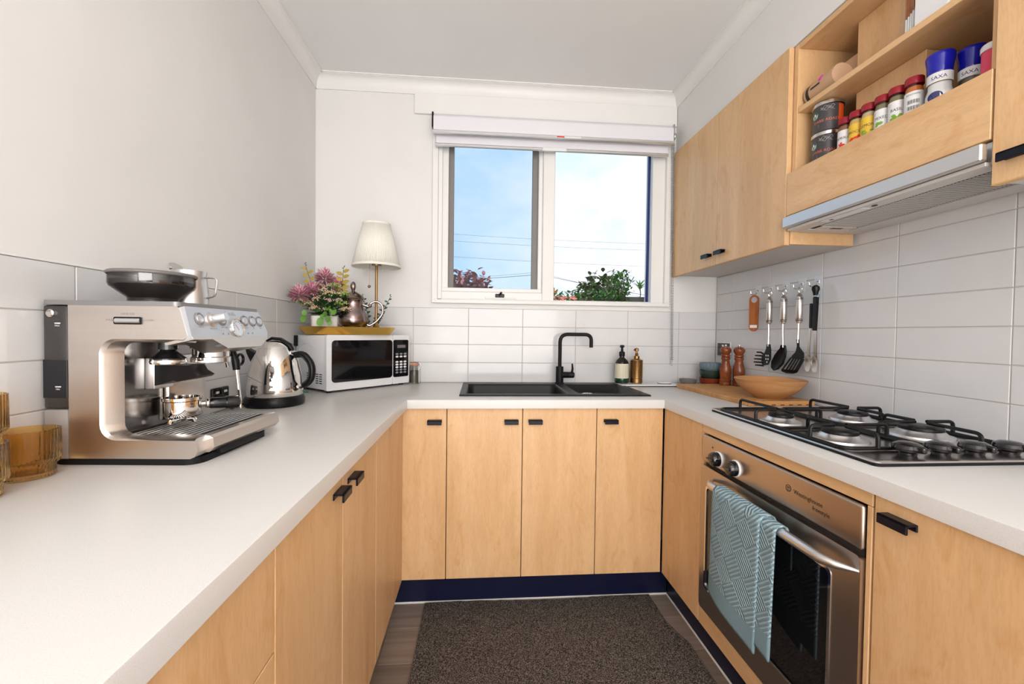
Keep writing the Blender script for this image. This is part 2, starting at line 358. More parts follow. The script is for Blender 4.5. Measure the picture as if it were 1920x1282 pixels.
# ================================================================ THE ROOM
L, R, D = -.874, 1.3616, 2.3156
ZC, YB = 2.53, -2.4
TH = .006                      # tile proud of the painted wall
LW, RW, DW = L-TH, R+TH, D+TH
bm = N(); box(bm, (LW-.12, YB, -.05), (LW, DW+.12, ZC+.1)); wall_left = struct(O('wall_left', bm, 'wall_paint'))
bm = N(); box(bm, (RW, YB, -.05), (RW+.12, DW+.12, ZC+.1)); wall_right = struct(O('wall_right', bm, 'wall_paint'))
bm = N(); box(bm, (LW-.12, YB-.12, -.05), (RW+.12, YB, ZC+.1)); wall_rear = struct(O('wall_rear', bm, 'wall_paint'))
bm = N(); box(bm, (LW-.12, YB-.12, ZC), (RW+.12, DW+.12, ZC+.12)); struct(O('ceiling', bm, 'ceiling_paint'))
# back wall with the window opening
WX0, WX1, WZ0, WZ1 = -.232, 1.05, 1.352, 2.338
bm = N()
ringprism(bm, [(LW, -.05), (RW, -.05), (RW, ZC), (LW, ZC)], [(WX0, WZ0), (WX1, WZ0), (WX1, WZ1), (WX0, WZ1)], DW, DW+.12, 'xz')
wall_back = struct(O('wall_back', bm, 'wall_paint', smooth=False))
# bulkhead above the wall cabinets
XB = 1.103
bm = N(); box(bm, (XB, YB, 2.206), (RW, DW, ZC)); struct(O('wall_bulkhead', bm, 'wall_paint'))
# sub-floor and planks
bm = N(); box(bm, (LW, YB, -.05), (RW, DW, -.012)); floor = struct(O('floor', bm, 'shadow_gap'))
pw = .18; pmesh = {}
row = 0; y1 = 1.84
while y1 > YB:
    cut = [LW, (.9, -.35, .45, 1.1)[row % 4], RW]
    for a, b in zip(cut[:-1], cut[1:]):
        k = round(b-a, 4)
        if k not in pmesh:
            t = N(); box(t, (-k/2+.0006, -pw/2+.0007, -.012), (k/2-.0006, pw/2-.0007, 0), .0012); pmesh[k] = mesh_of('plank', t); pmesh[k].materials.append(M_['floor_timber'])
        O('plank', pmesh[k], None, floor, ((a+b)/2, y1-pw/2, 0))
    y1 -= pw; row += 1
# cornices (cove mouldings)
def cove(d, h):
    pts = [(0, 0), (0, -h), (.006, -h), (.006, -h+.006)]
    for k in range(7):
        a = PI/2*k/6; pts.append((d-.006-(d-.012)*math.cos(a) if False else .006+(d-.014)*(1-math.cos(a)), -h+.008+(h-.016)*math.sin(a)))
    pts += [(d-.006, -.006), (d, -.006), (d, 0)]
    return pts
CD, CH = .05, .072
cv = cove(CD, CH)
bm = N(); prism(bm, [(LW+a, ZC+b) for a, b in cv], YB, DW, 'xz'); struct(O('trim_1', bm, 'trim_paint', ang=.5))
bm = N(); prism(bm, [(XB-a, ZC+b) for a, b in cv], YB, DW, 'xz'); struct(O('trim_2', bm, 'trim_paint', ang=.5))
bm = N(); prism(bm, [(DW-a, ZC+b) for a, b in cv], LW, XB, 'yz'); struct(O('trim_3', bm, 'trim_paint', ang=.5))
# pelmet board over the window
bm = N(); box(bm, (-.362, DW-.016, 2.352), (1.10, DW, 2.462), .002); struct(O('trim_4', bm, 'trim_paint'))

# ---- tiles
tmesh = {}
def tile(parent, u0, u1, z0, z1, plane):
    g = .0013
    w, h = round(u1-u0-2*g, 4), round(z1-z0-2*g, 4)
    if w < .004 or h < .004: return
    k = (w, h, plane)
    if k not in tmesh:
        t = N()
        if plane == 'back': box(t, (-w/2, -.0, -h/2), (w/2, TH+.002, h/2), .0012)
        elif plane == 'left': box(t, (-TH-.002, -w/2, -h/2), (0, w/2, h/2), .0012)
        else: box(t, (0, -w/2, -h/2), (TH+.002, w/2, h/2), .0012)
        tmesh[k] = mesh_of('tile', t); tmesh[k].materials.append(M_['tile_glaze'])
    c = (u0+u1)/2; z = (z0+z1)/2
    loc = {'back': (c, D, z), 'left': (L, c, z), 'right': (R, c, z)}[plane]
    j = .0012
    o = O('tile', tmesh[k], None, parent, loc, (random.uniform(-j, j), random.uniform(-j, j), random.uniform(-j, j)))
ZR = [.9005, .91, 1.01, 1.11, 1.21, 1.31]
rows4 = [(.9005, 1.01)] + [(a, a+.1) for a in (1.01, 1.11, 1.21)]
xs = [L+.001] + [-.6608+.3*i for i in range(7)] + [R-.001]
for z0, z1 in rows4:
    for a, b in zip(xs[:-1], xs[1:]): tile(wall_back, a, b, z0, z1, 'back')
ys = [-.521+.3*i for i in range(10)] + [D-.001]
for z0, z1 in rows4:
    for a, b in zip(ys[:-1], ys[1:]): tile(wall_left, a, b, z0, z1, 'left')
ys = [2.169-.3*i for i in range(9)][::-1] + [D-.001]
for z0, z1 in rows4 + [(1.31, 1.41), (1.41, 1.51), (1.51, 1.61)]:
    for a, b in zip(ys[:-1], ys[1:]):
        if z0 > 1.5 and a > 1.3: continue
        tile(wall_right, a, b, z0, z1, 'right')
# grout beds behind the tiles
gb = .0022
bm = N(); box(bm, (L+.001, D+gb, .9), (R-.001, DW+.001, 1.309)); O('grout', bm, 'grout', wall_back)
bm = N(); box(bm, (LW-.001, -.52, .9), (L-gb, D-.001, 1.309)); O('grout', bm, 'grout', wall_left)
bm = N(); box(bm, (R+gb, -.23, .9), (RW+.001, D-.001, 1.609)); O('grout', bm, 'grout', wall_right)
# tile edge bead
bm = N(); box(bm, (L+.001, D-.0015, 1.3095), (XB-.01, DW, 1.3135), .0008); struct(O('trim_5', bm, 'trim_paint'))
bm = N(); box(bm, (LW, -.52, 1.3095), (L+.0015, D-.002, 1.3135), .0008); struct(O('trim_6', bm, 'trim_paint'))

# ---- window
win = bpy.data.objects.new('window_1', None); COL.objects.link(win); win.location = (0, D, 0); win['kind'] = 'structure'
def wpart(name, boxes, m, bev=.002, parent=win):
    b = N()
    for lo, hi in boxes: box(b, lo, hi, bev)
    return O(name, b, m, parent)
# architrave around the opening
wpart('architrave', [((-.262, -.012, 1.340), (WX0, .05, 2.338)), ((1.045, -.012, 1.340), (1.075, .05, 2.338)), ((-.262, -.014, 1.336), (1.075, .05, 1.356))], 'trim_paint')
wpart('jamb', [((WX0, .0, 1.352), (WX0+.022, .11, 2.338)), ((.975, .012, 1.352), (1.047, .11, 2.338)), ((WX0, .0, 2.31), (1.047, .11, 2.338)), ((WX0, .0, 1.352), (.415, .10, 1.362)), ((.40, .02, 1.352), (1.0, .11, 1.364))], 'trim_paint')
wpart('mullion', [((.345, .004, 1.356), (.412, .11, 2.33))], 'trim_paint', .004)
wpart('bottom_rail', [((WX0+.02, .010, 1.360), (.347, .10, 1.402))], 'trim_paint', .003)
sash = wpart('sash', [((-.214, .022, 1.402), (-.178, .06, 2.31)), ((.322, .022, 1.402), (.346, .06, 2.31)), ((-.214, .018, 1.402), (.346, .06, 1.424)), ((-.214, .022, 2.29), (.346, .06, 2.31))], 'trim_paint', .003)
wpart('inner_sash_frame', [((-.178, .05, 1.424), (-.150, .075, 2.30)), ((.290, .05, 1.424), (.322, .075, 2.30))], 'grey_frame', .002)
b = N(); box(b, (-.178, .064, 1.424), (.322, .066, 2.30)); O('pane', b, 'pane_glass', win)
b = N(); box(b, (-.15, .052, 1.424), (.29, .0525, 2.30)); O('insect_screen', b, 'screen_mesh', win)
b = N(); box(b, (.412, .06, 1.364), (.975, .063, 2.32)); O('pane', b, 'pane_glass', win)
wpart('pane_seal', [((.966, .05, 1.364), (.975, .07, 2.31))], 'navy_ink', .001)
b = N(); box(b, (.085, .002, 1.372), (.135, .014, 1.392), .003); tube(b, [(.11, 0, 1.385), (.11, -.012, 1.388), (.118, -.02, 1.398)], .006, 8); O('winder', b, 'black_plastic', win)
b = N(); box(b, (.03, .006, 1.366), (.20, .012, 1.374), .002); O('winder_plate', b, 'trim_paint', win)
b = N(); box(b, (WX0, .09, 1.30), (1.05, .40, 1.345), .004); O('outer_sill', b, 'render_white', win)
# roller blinds
bl = thing('roller_blind', 'double roller blind with white fabric drawn up at the top of the window', 'blind', (0, D, 2.17))
b = N(); tube(b, [(-.252, -.035, .118), (1.047, -.035, .118)], .047, 20); O('fabric_roll', b, 'blind_fabric', bl)
b = N(); box(b, (-.252, -.083, .066), (1.047, -.081, .135)); O('fabric_drop', b, 'blind_fabric', bl)
b = N(); tube(b, [(-.256, -.082, .055), (1.05, -.082, .055)], .0105, 10); O('bottom_rail', b, 'alu', bl)
b = N(); box(b, (-.24, -.045, .008), (1.032, -.043, .075)); O('fabric_drop', b, 'blind_fabric', bl)
b = N(); tube(b, [(-.246, -.044, .004), (1.034, -.044, .004)], .0095, 10); O('bottom_rail', b, 'alu', bl)
b = N(); box(b, (.40, -.0955, .048), (.53, -.0925, .058), .001); O('rail_tag', b, 'white_plastic', bl)
b = N(); box(b, (.40, -.0965, .050), (.44, -.0954, .056)); O('tag_print', b, 'veg_red', bl)
b = N(); box(b, (.33, -.056, -.006), (.46, -.0535, .012), .001); O('rail_tag', b, 'white_plastic', bl)
for x in (-.258, 1.05):
    b = N(); box(b, (x-.003, -.080, .08), (x+.006, .0, .160), .002); O('bracket', b, 'nickel' if x > 0 else 'black_plastic', bl)
b = N(); lathe(b, [(0, -.006), (.02, -.006), (.022, 0), (.02, .006), (0, .006)], 16, M=Matrix.Translation((1.066, -.04, .11)) @ Matrix.Rotation(PI/2, 4, 'Y')); O('chain_wheel', b, 'nickel', bl)
def chain(x0, y0, zt, zb, x1):
    b = N(); n = int((zt-zb)/.009)
    for s in (-1, 1):
        for k in range(n+1):
            t = k/n; ball(b, (x0+(x1-x0)*t+s*.006*(1-.5*t), y0, zt+(zb-zt)*t), .0034, 0)
    return b
O('chain', chain(1.066, -.03, .10, -1.13, 1.088), 'ink_grey', bl, kind='stuff')
O('chain', chain(1.078, -.018, .08, -.55, 1.09), 'alu', bl, kind='stuff')
b = N(); tube(b, arc([(1.080, -.03, -1.12), (1.088, -.03, -1.175), (1.096, -.03, -1.12)], .02), .003, 6); O('chain_tensioner', b, 'clear_glass', bl)

# ---------------------------------------------------------------- outside the window
pl = thing('planter_box', 'weathered grey timber planter box on the sill outside the window', 'planter', (1.0, D+.24, 1.345))
b = N()
for lo, hi in (((-.11, -.06, 0), (.12, -.045, .062)), ((-.11, .045, 0), (.12, .06, .062)), ((-.11, -.045, 0), (-.095, .045, .062)), ((.105, -.045, 0), (.12, .045, .062)), ((-.095, -.045, 0), (.105, .045, .045))): box(b, lo, hi, .002)
O('timber_box', b, 'planter_wood', pl)
for i, (px, h) in enumerate(((.0, .10), (.085, .10))):
    g = thing('tuft_plant', ('pale green tufted plant standing left in the planter box outside', 'pale green tufted plant standing right in the planter box outside')[i], 'plant', (1.0+px, D+.24, 1.391), 0, 'tufted plants in the planter box')
    b = N(); tube(b, [(0, 0, 0), (.004, 0, .04), (0, 0, .075)], .003, 6); O('stem', b, 'bark', g)
    b = N()
    for k in range(46):
        a = random.uniform(0, 2*PI); e = random.uniform(.1, 1.2); leaf(b, (0, 0, .06+random.uniform(0, .03)), (math.cos(a)*math.sin(e), math.sin(a)*math.sin(e), math.cos(e)), random.uniform(.04, .07), .008)
    O('foliage', b, ('leaf_bright', 'leaf_bright')[i], g, recalc=False)
iv = thing('creeper', 'bright green leafy creeper spilling along the outer window sill', 'plant', (.72, D+.22, 1.345))
b = N(); bs = N()
spine = [(-.30, 0, .02), (-.18, .01, .03), (-.02, .0, .045), (.12, .01, .05), (.20, .0, .04)]
for k in range(430):
    t = random.random(); x = -.31+.50*t
    hmax = .03+.055*max(0, 1-abs(t-.45)/.5)+.02
    c = (x, random.uniform(-.07, .05), random.uniform(0, hmax)); a = random.uniform(0, 2*PI); e = random.uniform(.5, 1.7)
    leaf(b, c, (math.cos(a)*math.sin(e), math.sin(a)*math.sin(e), math.cos(e)), random.uniform(.022, .038), random.uniform(.012, .02))
tube(bs, spine, .004, 6)
for k in range(260):       # the upright spray
    a0 = random.uniform(0, 2*PI); rr = .075*math.sqrt(random.random()); h = random.uniform(.07, .22)
    if h > .16: rr *= .75
    c = (.145+rr*math.cos(a0)*1.1, rr*math.sin(a0)*.6, h); a = random.uniform(0, 2*PI); e = random.uniform(.4, 1.6)
    leaf(b, c, (math.cos(a)*math.sin(e), math.sin(a)*math.sin(e), math.cos(e)), random.uniform(.02, .034), random.uniform(.011, .018))
for k in range(6): tube(bs, [(.145, 0, .02), (.145+.02*(k-2.5), .01, .12), (.145+.035*(k-2.5), .0, .19)], .0025, 5)
O('stems', bs, 'bark', iv, kind='stuff'); O('leaves', b, 'leaf_ivy', iv, recalc=False, kind='stuff')
def treething(name, label, c, rx, rz, mt, trunk_h, n=420, lf=.5):
    t = thing(name, label, 'tree', (c[0], c[1], c[2]-rz-trunk_h), 0, 'trees beyond the window')
    b = N(); tube(b, [(0, 0, -3), (.1, 0, trunk_h*.6), (0, 0, trunk_h+rz)], [.25, .18, .08], 7); O('trunk', b, 'bark', t)
    b = N()
    for k in range(n):
        a = random.uniform(0, 2*PI); z = random.uniform(-1, 1); q = math.sqrt(1-z*z); s = random.uniform(.6, 1.02)*(1+.12*math.sin(5*a+3*z))
        c2 = (rx*q*math.cos(a)*s, rx*q*math.sin(a)*s, trunk_h+rz+rz*z*s); a2 = random.uniform(0, 2*PI); e = random.uniform(.3, 2)
        leaf(b, c2, (math.cos(a2)*math.sin(e), math.sin(a2)*math.sin(e), math.cos(e)), lf*random.uniform(.6, 1.2), lf*.6)
    O('crown', b, mt, t, recalc=False)
treething('garden_tree', 'rounded dull red tree far off behind the left pane', (-.68, 25, 3.0), 1.45, 1.75, 'crown_red', .8, 1500, .4)
treething('garden_tree', 'dark green ragged tree far off behind the right pane', (7.0, 24, 2.6), 1.6, 2.0, 'crown_dark', .8, 1500, .42)
treething('garden_tree', 'orange autumn tree behind the red roof outside', (5.4, 36, 3.75), 1.5, 1.35, 'crown_orange', .8, 1000, .4)
b = N(); box(b, (-120, 4, -3.2), (160, 260, -3.0)); struct(O('floor_outside', b, 'lawn'))
ho = thing('neighbour_house', 'low house with a red roof far beyond the right pane', 'house', (6.6, 27, 0))
b = N(); box(b, (-2, 0, -3), (2.5, 5, 2.9)); O('house_walls', b, 'house_wall', ho)
b = N(); prism(b, [(-.4, 2.8), (2.5, 4.2), (5.4, 2.8)], -2.3, 2.8, 'yz'); O('roof', b, 'house_roof', ho, loc=(0, 0, -.35))
def cable(name, label, a, bb, sag, r=.012):
    pts = []
    for k in range(13):
        t = k/12; p = Vector(a).lerp(Vector(bb), t); p.z -= sag*4*t*(1-t); pts.append(p)
    b = N(); tube(b, pts, r, 5); tag(O(name, b, 'wire_black'), label, 'cable', 'overhead wires outside')
for i, (z0, z1, r) in enumerate(((7.15, 6.75, .006), (6.75, 6.35, .006), (5.85, 5.35, .006), (4.42, 4.9, .007), (4.35, 4.75, .013), (4.75, 3.7, .007), (4.65, 3.95, .013))):
    if i < 3: cable('overhead_wire', ('highest thin wire crossing the sky outside', 'second highest thin wire crossing the sky outside', 'third thin wire crossing the sky outside')[i], (-6, 25, z0), (14, 25, z1), .15, r)
    elif i < 5: cable('overhead_wire', ('thin low wire rising to the right behind the left pane', 'thick low cable behind the left pane')[i-3], (-4, 25, z0-.2), (3.9, 25, z1), .08, r)
    else: cable('overhead_wire', ('thin low wire falling to the right behind the right pane', 'thick low cable behind the right pane')[i-5], (3.9, 25, z0), (12, 25, z1-.6), .08, r)
# ================================================================ JOINERY
DT, DB = .862, .145            # top and bottom of the base doors
def handle(parent, c, normal, w=.058):
    """black lipped tab pull: plate on top, lip turned down; normal = outward direction in the plan"""
    nx, ny = normal; b = N()
    tx, ty = -ny, nx
    def bx(a0, a1, n0, n1, z0, z1):
        xs_ = [c[0]+tx*a0+nx*n0, c[0]+tx*a1+nx*n1]; ys_ = [c[1]+ty*a0+ny*n0, c[1]+ty*a1+ny*n1]
        box(b, (min(xs_), min(ys_), c[2]+z0), (max(xs_), max(ys_), c[2]+z1), .0012)
    bx(-w/2, w/2, 0, .024, .006, .010); bx(-w/2, w/2, .019, .024, -.009, .010); bx(-w/2, w/2, -.001, .003, -.004, .010)
    return O('handle', b, 'navy_handle', parent, label='black lipped tab handle')
def panel(name, parent, lo, hi, m='maple', bev=.0012):
    """wood panel as its own mesh with its own origin"""
    c = [(a+b)/2 for a, b in zip(lo, hi)]; b = N(); box(b, [a-q for a, q in zip(lo, c)], [a-q for a, q in zip(hi, c)], bev)
    return O(name, b, m, parent, c)
g = .0015
def door(parent, lo, hi, hpos=None, normal=None, m='maple', name='door'):
    d = panel(name, parent, lo, hi, m)
    if hpos:
        c = d.location; handle(d, (hpos[0]-c.x, hpos[1]-c.y, hpos[2]-c.z), normal)
    return d
ZB = .9-.0366
# back run (face y = 1.74)
YD = 1.74
def back_unit(label, x0, x1, doors):
    t = thing('base_cabinet', label, 'cabinet', ((x0+x1)/2, YD, 0)); ox, oy = (x0+x1)/2, YD
    b = N()
    zt_ = ZB-.002 if x1 < 0 or x0 > .49 else .70
    box(b, (x0-ox+.001, .02, DB+.002), (x1-ox-.001, .55, zt_)); O('body', b, 'shadow_gap', t)
    for a, bb, hx, top in doors:
        door(t, (a+g-ox, 0, DB), (bb-g-ox, .018, top), (hx-ox, 0, .805), (0, -1))
    return t
back_unit('narrow maple base cabinet, leftmost under the sink bench', -.316, -.131, [(-.316, -.131, -.180, DT)])
back_unit('double door maple base cabinet below the black sink', -.131, .503, [(-.131, .185, .137, DT), (.185, .503, .238, DT)])
back_unit('maple base cabinet with one door, right of the sink cabinet', .503, .796, [(.503, .796, .562, DT)])
# left run (face x = -.31)
XL = -.31
def left_unit(label, y0, y1, fronts, name='base_cabinet'):
    oy = (y0+y1)/2; t = thing(name, label, 'cabinet', (XL, oy, 0))
    b = N(); box(b, (-.545, y0-oy+.001, DB+.002), (-.02, y1-oy-.001, ZB-.002)); O('body', b, 'shadow_gap', t)
    for kind, a, bb, z0, z1, hy in fronts:
        door(t, (-.018, a+g-oy, z0), (0, bb-g-oy, z1), None if hy is None else (0, hy-oy, .815), (1, 0), name=kind)
    return t
left_unit('maple base cabinet with two doors and black tabs under the coffee machine', .661, 1.297, [('door', .661, .982, DB, DT, .945), ('door', .982, 1.297, DB, DT, 1.045)])
left_unit('maple drawer unit nearest the camera under the left bench', -.25, .661, [('drawer', -.25, .661, .682, DT, None), ('drawer', -.25, .661, DB, .679, None)], 'drawer_cabinet')
left_unit('plain maple corner panel between the left bench and sink cabinets', 1.297, 1.735, [('filler_panel', 1.297, 1.737, DB, DT, None)], 'corner_cabinet')
# right run (face x = .80)
XR = .80
def right_unit(name, label, y0, y1):
    oy = (y0+y1)/2; t = thing(name, label, 'cabinet', (XR, oy, 0)); return t, oy
t, oy = right_unit('corner_cabinet', 'plain maple corner panel between the sink cabinets and the oven', 1.43, 1.735)
b = N(); box(b, (.02, 1.432-oy, DB+.002), (.54, 1.735-oy, ZB-.002)); O('body', b, 'shadow_gap', t)
door(t, (0, 1.432+g-oy, DB), (.018, 1.737-oy, DT), name='filler_panel')
OY0, OY1, OZ0, OZ1 = .796, 1.418, .216, .829
t, oy = right_unit('oven_housing', 'maple housing framing the built in oven', .779, 1.43)
door(t, (0, .781-oy, OZ1+.004), (.018, 1.43-oy, DT), m='maple_across', name='top_rail')
door(t, (0, .781-oy, DB), (.018, 1.43-oy, OZ0-.004), m='maple_across', name='bottom_rail')
door(t, (0, .781-oy, OZ0-.003), (.018, OY0-.003-oy, OZ1+.003), name='side_stile')
door(t, (0, OY1+.003-oy, OZ0-.003), (.018, 1.43-oy, OZ1+.003), name='side_stile')
b = N(); box(b, (.03, .781-oy, DB), (.54, .79-oy, ZB-.002)); box(b, (.03, 1.42-oy, DB), (.54, 1.429-oy, ZB-.002)); box(b, (.03, .79-oy, DB), (.54, 1.42-oy, OZ0-.012)); O('carcass', b, 'shadow_gap', t)
t, oy = right_unit('base_cabinet', 'maple base cabinet beside the oven, nearest the camera on the right', -.25, .779)
b = N(); box(b, (.02, -.25-oy, DB+.002), (.54, .777-oy, ZB-.002)); O('body', b, 'shadow_gap', t)
door(t, (0, .18-oy, DB), (.018, .778-g-oy, DT), (0, .722-oy, .826), (-1, 0)); door(t, (0, -.25-oy, DB), (.018, .18-2*g-oy, DT))
# plinths (navy kick boards) and the pale bead at their foot
def plinth(label, lo, hi):
    c = [(a+b_)/2 for a, b_ in zip(lo, hi)]; c[2] = 0; b = N(); box(b, [a-q for a, q in zip(lo, c)], [a-q for a, q in zip(hi, c)], .001)
    return tag(O('kick_board', b, 'kick_navy', None, c), label, 'kick board')
plinth('navy kick board under the sink cabinets', (-.36, 1.815, .004), (.86, 1.83, DB+.001))
plinth('navy kick board under the oven side cabinets', (.862, -.25, .004), (.877, 1.813, DB+.001))
plinth('navy kick board under the left bench cabinets', (-.377, -.25, .004), (-.362, 1.83, DB+.001))
bm = N(); box(bm, (-.36, 1.808, 0), (.862, 1.8145, .008), .002); box(bm, (.855, -.25, 0), (.8615, 1.808, .008), .002); struct(O('trim_7', bm, 'trim_paint'))

# ---- benchtop with cut-outs for the sink
SX0, SX1, SY0, SY1 = -.085, .772, 1.815, 2.275     # sink outline
def bench():
    EX0, EX1, EY = -.29, .7905, 1.72
    xs_ = [L, EX0, SX0+.02, SX1-.02, EX1, R]; ys_ = [-.5, EY, SY0+.02, SY1-.02, D]
    t = N(); vd = {}
    def V(x, y):
        k = (round(x, 4), round(y, 4))
        if k not in vd: vd[k] = t.verts.new((x, y, .9))
        return vd[k]
    for i in range(5):
        for j in range(4):
            if j == 0 and 1 <= i <= 3: continue
            if j == 2 and i == 2: continue
            x0, x1, y0, y1 = xs_[i], xs_[i+1], ys_[j], ys_[j+1]
            t.faces.new([V(x0, y0), V(x1, y0), V(x1, y1), V(x0, y1)])
    ret = bmesh.ops.extrude_face_region(t, geom=t.faces[:])
    for v in [e for e in ret['geom'] if isinstance(e, bmesh.types.BMVert)]: v.co.z -= .0366
    bmesh.ops.recalc_face_normals(t, faces=t.faces[:])
    es = [e for e in t.edges if len(e.link_faces) == 2 and e.calc_face_angle(0) > 1 and min(v.co.z for v in e.verts) > .89]
    bmesh.ops.bevel(t, geom=es, offset=.003, segments=2, affect='EDGES', profile=.5)
    return tag(O('benchtop', t, 'benchtop', None, None), 'pale speckled u shaped benchtop running round three walls', 'benchtop')
bench()

# ---- wall cabinets on the right
XC, ZW0, ZW1 = 1.088, 1.508, 2.204
def wall_cab(label, y0, y1, doors):
    oy = (y0+y1)/2; t = thing('wall_cabinet', label, 'cabinet', (XC, oy, ZW0))
    b = N(); box(b, (.02, y0+.001-oy, .004), (R-XC-.002, y1-.001-oy, ZW1-ZW0)); O('carcass', b, 'grey_white', t)
    for a, bb, hy in doors:
        door(t, (0, a+g-oy, -.002), (.018, bb-g-oy, ZW1-ZW0), None if hy is None else (0, hy-oy, .045), (-1, 0))
        b = N(); box(b, (.0, a+g-oy, -.0035), (.018, bb-g-oy, -.002)); O('edge_strip', b, 'maple_edge', t)
    return t, oy
mat('grey_white', (.62, .58, .54), .6)
t, oy = wall_cab('maple wall cabinet with two doors between the window and the rangehood', 1.44, D-.004, [(1.425, 1.868, 1.822), (1.868, D-.006, 1.93)])
door(t, (.0195, 1.424-oy, .0), (R-XC-.012, 1.4395-oy, ZW1-ZW0), m='maple_across', name='end_panel')
t, oy = wall_cab('maple wall cabinet at the right edge beside the rangehood', .1, .822, [(.1, .821, .768)])
# open shelf unit over the rangehood
sh = thing('shelf_unit', 'open maple shelf unit above the rangehood', 'shelf', (1.106, 1.122, 1.61)); ox, oy, oz = 1.106, 1.122, 1.61
def sp(name, lo, hi, m='maple'): return panel(name, sh, (lo[0]-ox, lo[1]-oy, lo[2]-oz), (hi[0]-ox, hi[1]-oy, hi[2]-oz), m)
sp('side_panel', (1.106, 1.405, 1.61), (R-.003, 1.4225, 2.203)); sp('side_panel', (1.106, .823, 1.61), (R-.003, .841, 2.203))
sp('top_panel', (1.106, .842, 2.185), (R-.003, 1.404, 2.203), 'maple_across'); sp('back_panel', (R-.012, .842, 1.62), (R-.003, 1.404, 2.184))
sp('shelf_board', (1.108, .842, 1.962), (R-.013, 1.404, 1.980), 'maple_across'); sp('base_board', (1.108, .842, 1.742), (R-.013, 1.404, 1.760), 'maple_across')
sp('flue_box', (1.200, 1.060, 1.761), (R-.014, 1.272, 1.961)); sp('flue_box', (1.200, 1.060, 1.981), (R-.014, 1.272, 2.184))
sp('front_board', (1.088, .824, 1.606), (1.1055, 1.424, 1.756), 'maple_across')
# rangehood
mat('hood_enamel', (.62, .59, .56), .35)
hd = thing('rangehood', 'slide out steel rangehood with slotted filter under the shelf unit', 'rangehood', (1.07, 1.12, 1.55)); hx, hy, hz = 1.07, 1.12, 1.55
def hp(name, lo, hi, m, bev=.001, kind=None):
    b = N(); box(b, (lo[0]-hx, lo[1]-hy, lo[2]-hz), (hi[0]-hx, hi[1]-hy, hi[2]-hz), bev); return O(name, b, m, hd, kind=kind)
hp('front_strip', (1.07, .826, 1.560), (1.087, 1.418, 1.598), 'hood_metal', .003)
hp('hood_body', (1.10, .828, 1.554), (R-.004, 1.416, 1.604), 'hood_metal')
hp('lower_frame', (1.087, .83, 1.5505), (1.135, 1.414, 1.5595), 'hood_enamel')
hp('lower_frame', (1.285, .83, 1.5475), (R-.006, 1.414, 1.556), 'hood_enamel')
hp('lower_frame', (1.135, 1.375, 1.5485), (1.285, 1.414, 1.556), 'hood_enamel'); hp('filter_bed', (1.135, .83, 1.5517), (1.285, 1.375, 1.5545), 'shadow_gap')
b = N(); k = .835
while k < 1.330:
    box(b, (1.140-hx, k-hy, 1.5508-hz), (1.280-hx, k+.0036-hy, 1.5516-hz)); k += .0082
O('filter_slats', b, 'hood_enamel', hd, kind='stuff')
hp('filter_latch', (1.150, 1.335, 1.5485), (1.275, 1.372, 1.5515), 'brass_edge') if False else hp('filter_latch', (1.150, 1.333, 1.5485), (1.275, 1.372, 1.5515), 'hood_enamel')
hp('latch_slot', (1.195, 1.342, 1.5478), (1.235, 1.356, 1.5486), 'black_plastic', 0)
hp('light_lens', (1.097, 1.13, 1.5488), (1.122, 1.28, 1.5510), 'white_plastic'); hp('switch', (1.105, 1.10, 1.5480), (1.113, 1.112, 1.5506), 'black_plastic', .0005); hp('switch', (1.105, 1.245, 1.5480), (1.113, 1.257, 1.5506), 'black_plastic', .0005)

# ================================================================ OVEN, HOB, SINK
ov = thing('oven', 'stainless built in oven with two black knobs', 'oven', (XR, 1.107, OZ0)); ox, oy, oz = XR, 1.107, OZ0
def op(name, lo, hi, m, bev=.001, seg=1):
    b = N(); box(b, (lo[0]-ox, lo[1]-oy, lo[2]-oz), (hi[0]-ox, hi[1]-oy, hi[2]-oz), bev, seg); return O(name, b, m, ov)
op('oven_body', (.806, OY0+.006, OZ0+.002), (1.28, OY1-.006, OZ1-.004), 'shadow_gap')
cp = op('control_panel', (.793, OY0, .735), (.807, OY1, OZ1), 'steel_oven', .006, 3)
dr = None
b = N(); ringprism(b, rrect(OY0-oy, OZ0-oz, OY1-oy, .722-oz, .012), rrect(.868-oy, .300-oz, 1.385-oy, .655-oz, .014), -.008, .006, 'yz'); dr = O('door', b, 'steel_oven', ov, ang=.5)
b = N(); prism(b, rrect(.862-oy, .294-oz, 1.391-oy, .661-oz, .014), -.0055, .004, 'yz'); O('glass', b, 'screen_black', dr)
b = N()
ringprism(b, rrect(.866-oy, .298-oz, 1.387-oy, .657-oz, .014), rrect(.873-oy, .305-oz, 1.380-oy, .650-oz, .012), -.0095, -.005, 'yz'); O('glass_trim', b, 'chrome', dr)
# bar handle: flattened blade with pointed ends that sweep back to the door
b = N(); pts = []; rr = []
for k in range(21):
    t_ = k/20; y = 1.345+(.800-1.345)*t_; e = min(t_, 1-t_)/.11; e = min(1, e)
    pts.append((.793-.040*math.sin(e*PI/2)-ox, y-oy, .690-oz)); rr.append(.0035+.0085*math.sin(e*PI/2))
tube(b, pts, rr, 12); O('bar_handle', b, 'steel_light', dr)
for y in (1.315, 1.222):
    kn = N(); Mk = Matrix.Translation((.793-ox, y-oy, .768-oz)) @ Matrix.Rotation(-PI/2, 4, 'Y')
    lathe(kn, [(.026, 0), (.026, .004), (.0245, .005), (0, .005)], 24, M=Mk); ko = O('knob', kn, 'enamel_white', cp)
    kn = N(); lathe(kn, [(.0235, .004), (.0225, .022), (.019, .028), (.008, .031), (0, .031)], 24, M=Mk); box(kn, (-.003, -.019, .026), (.003, .019, .035), .002, 1, M=Mk); O('knob_grip', kn, 'black_gloss', ko)
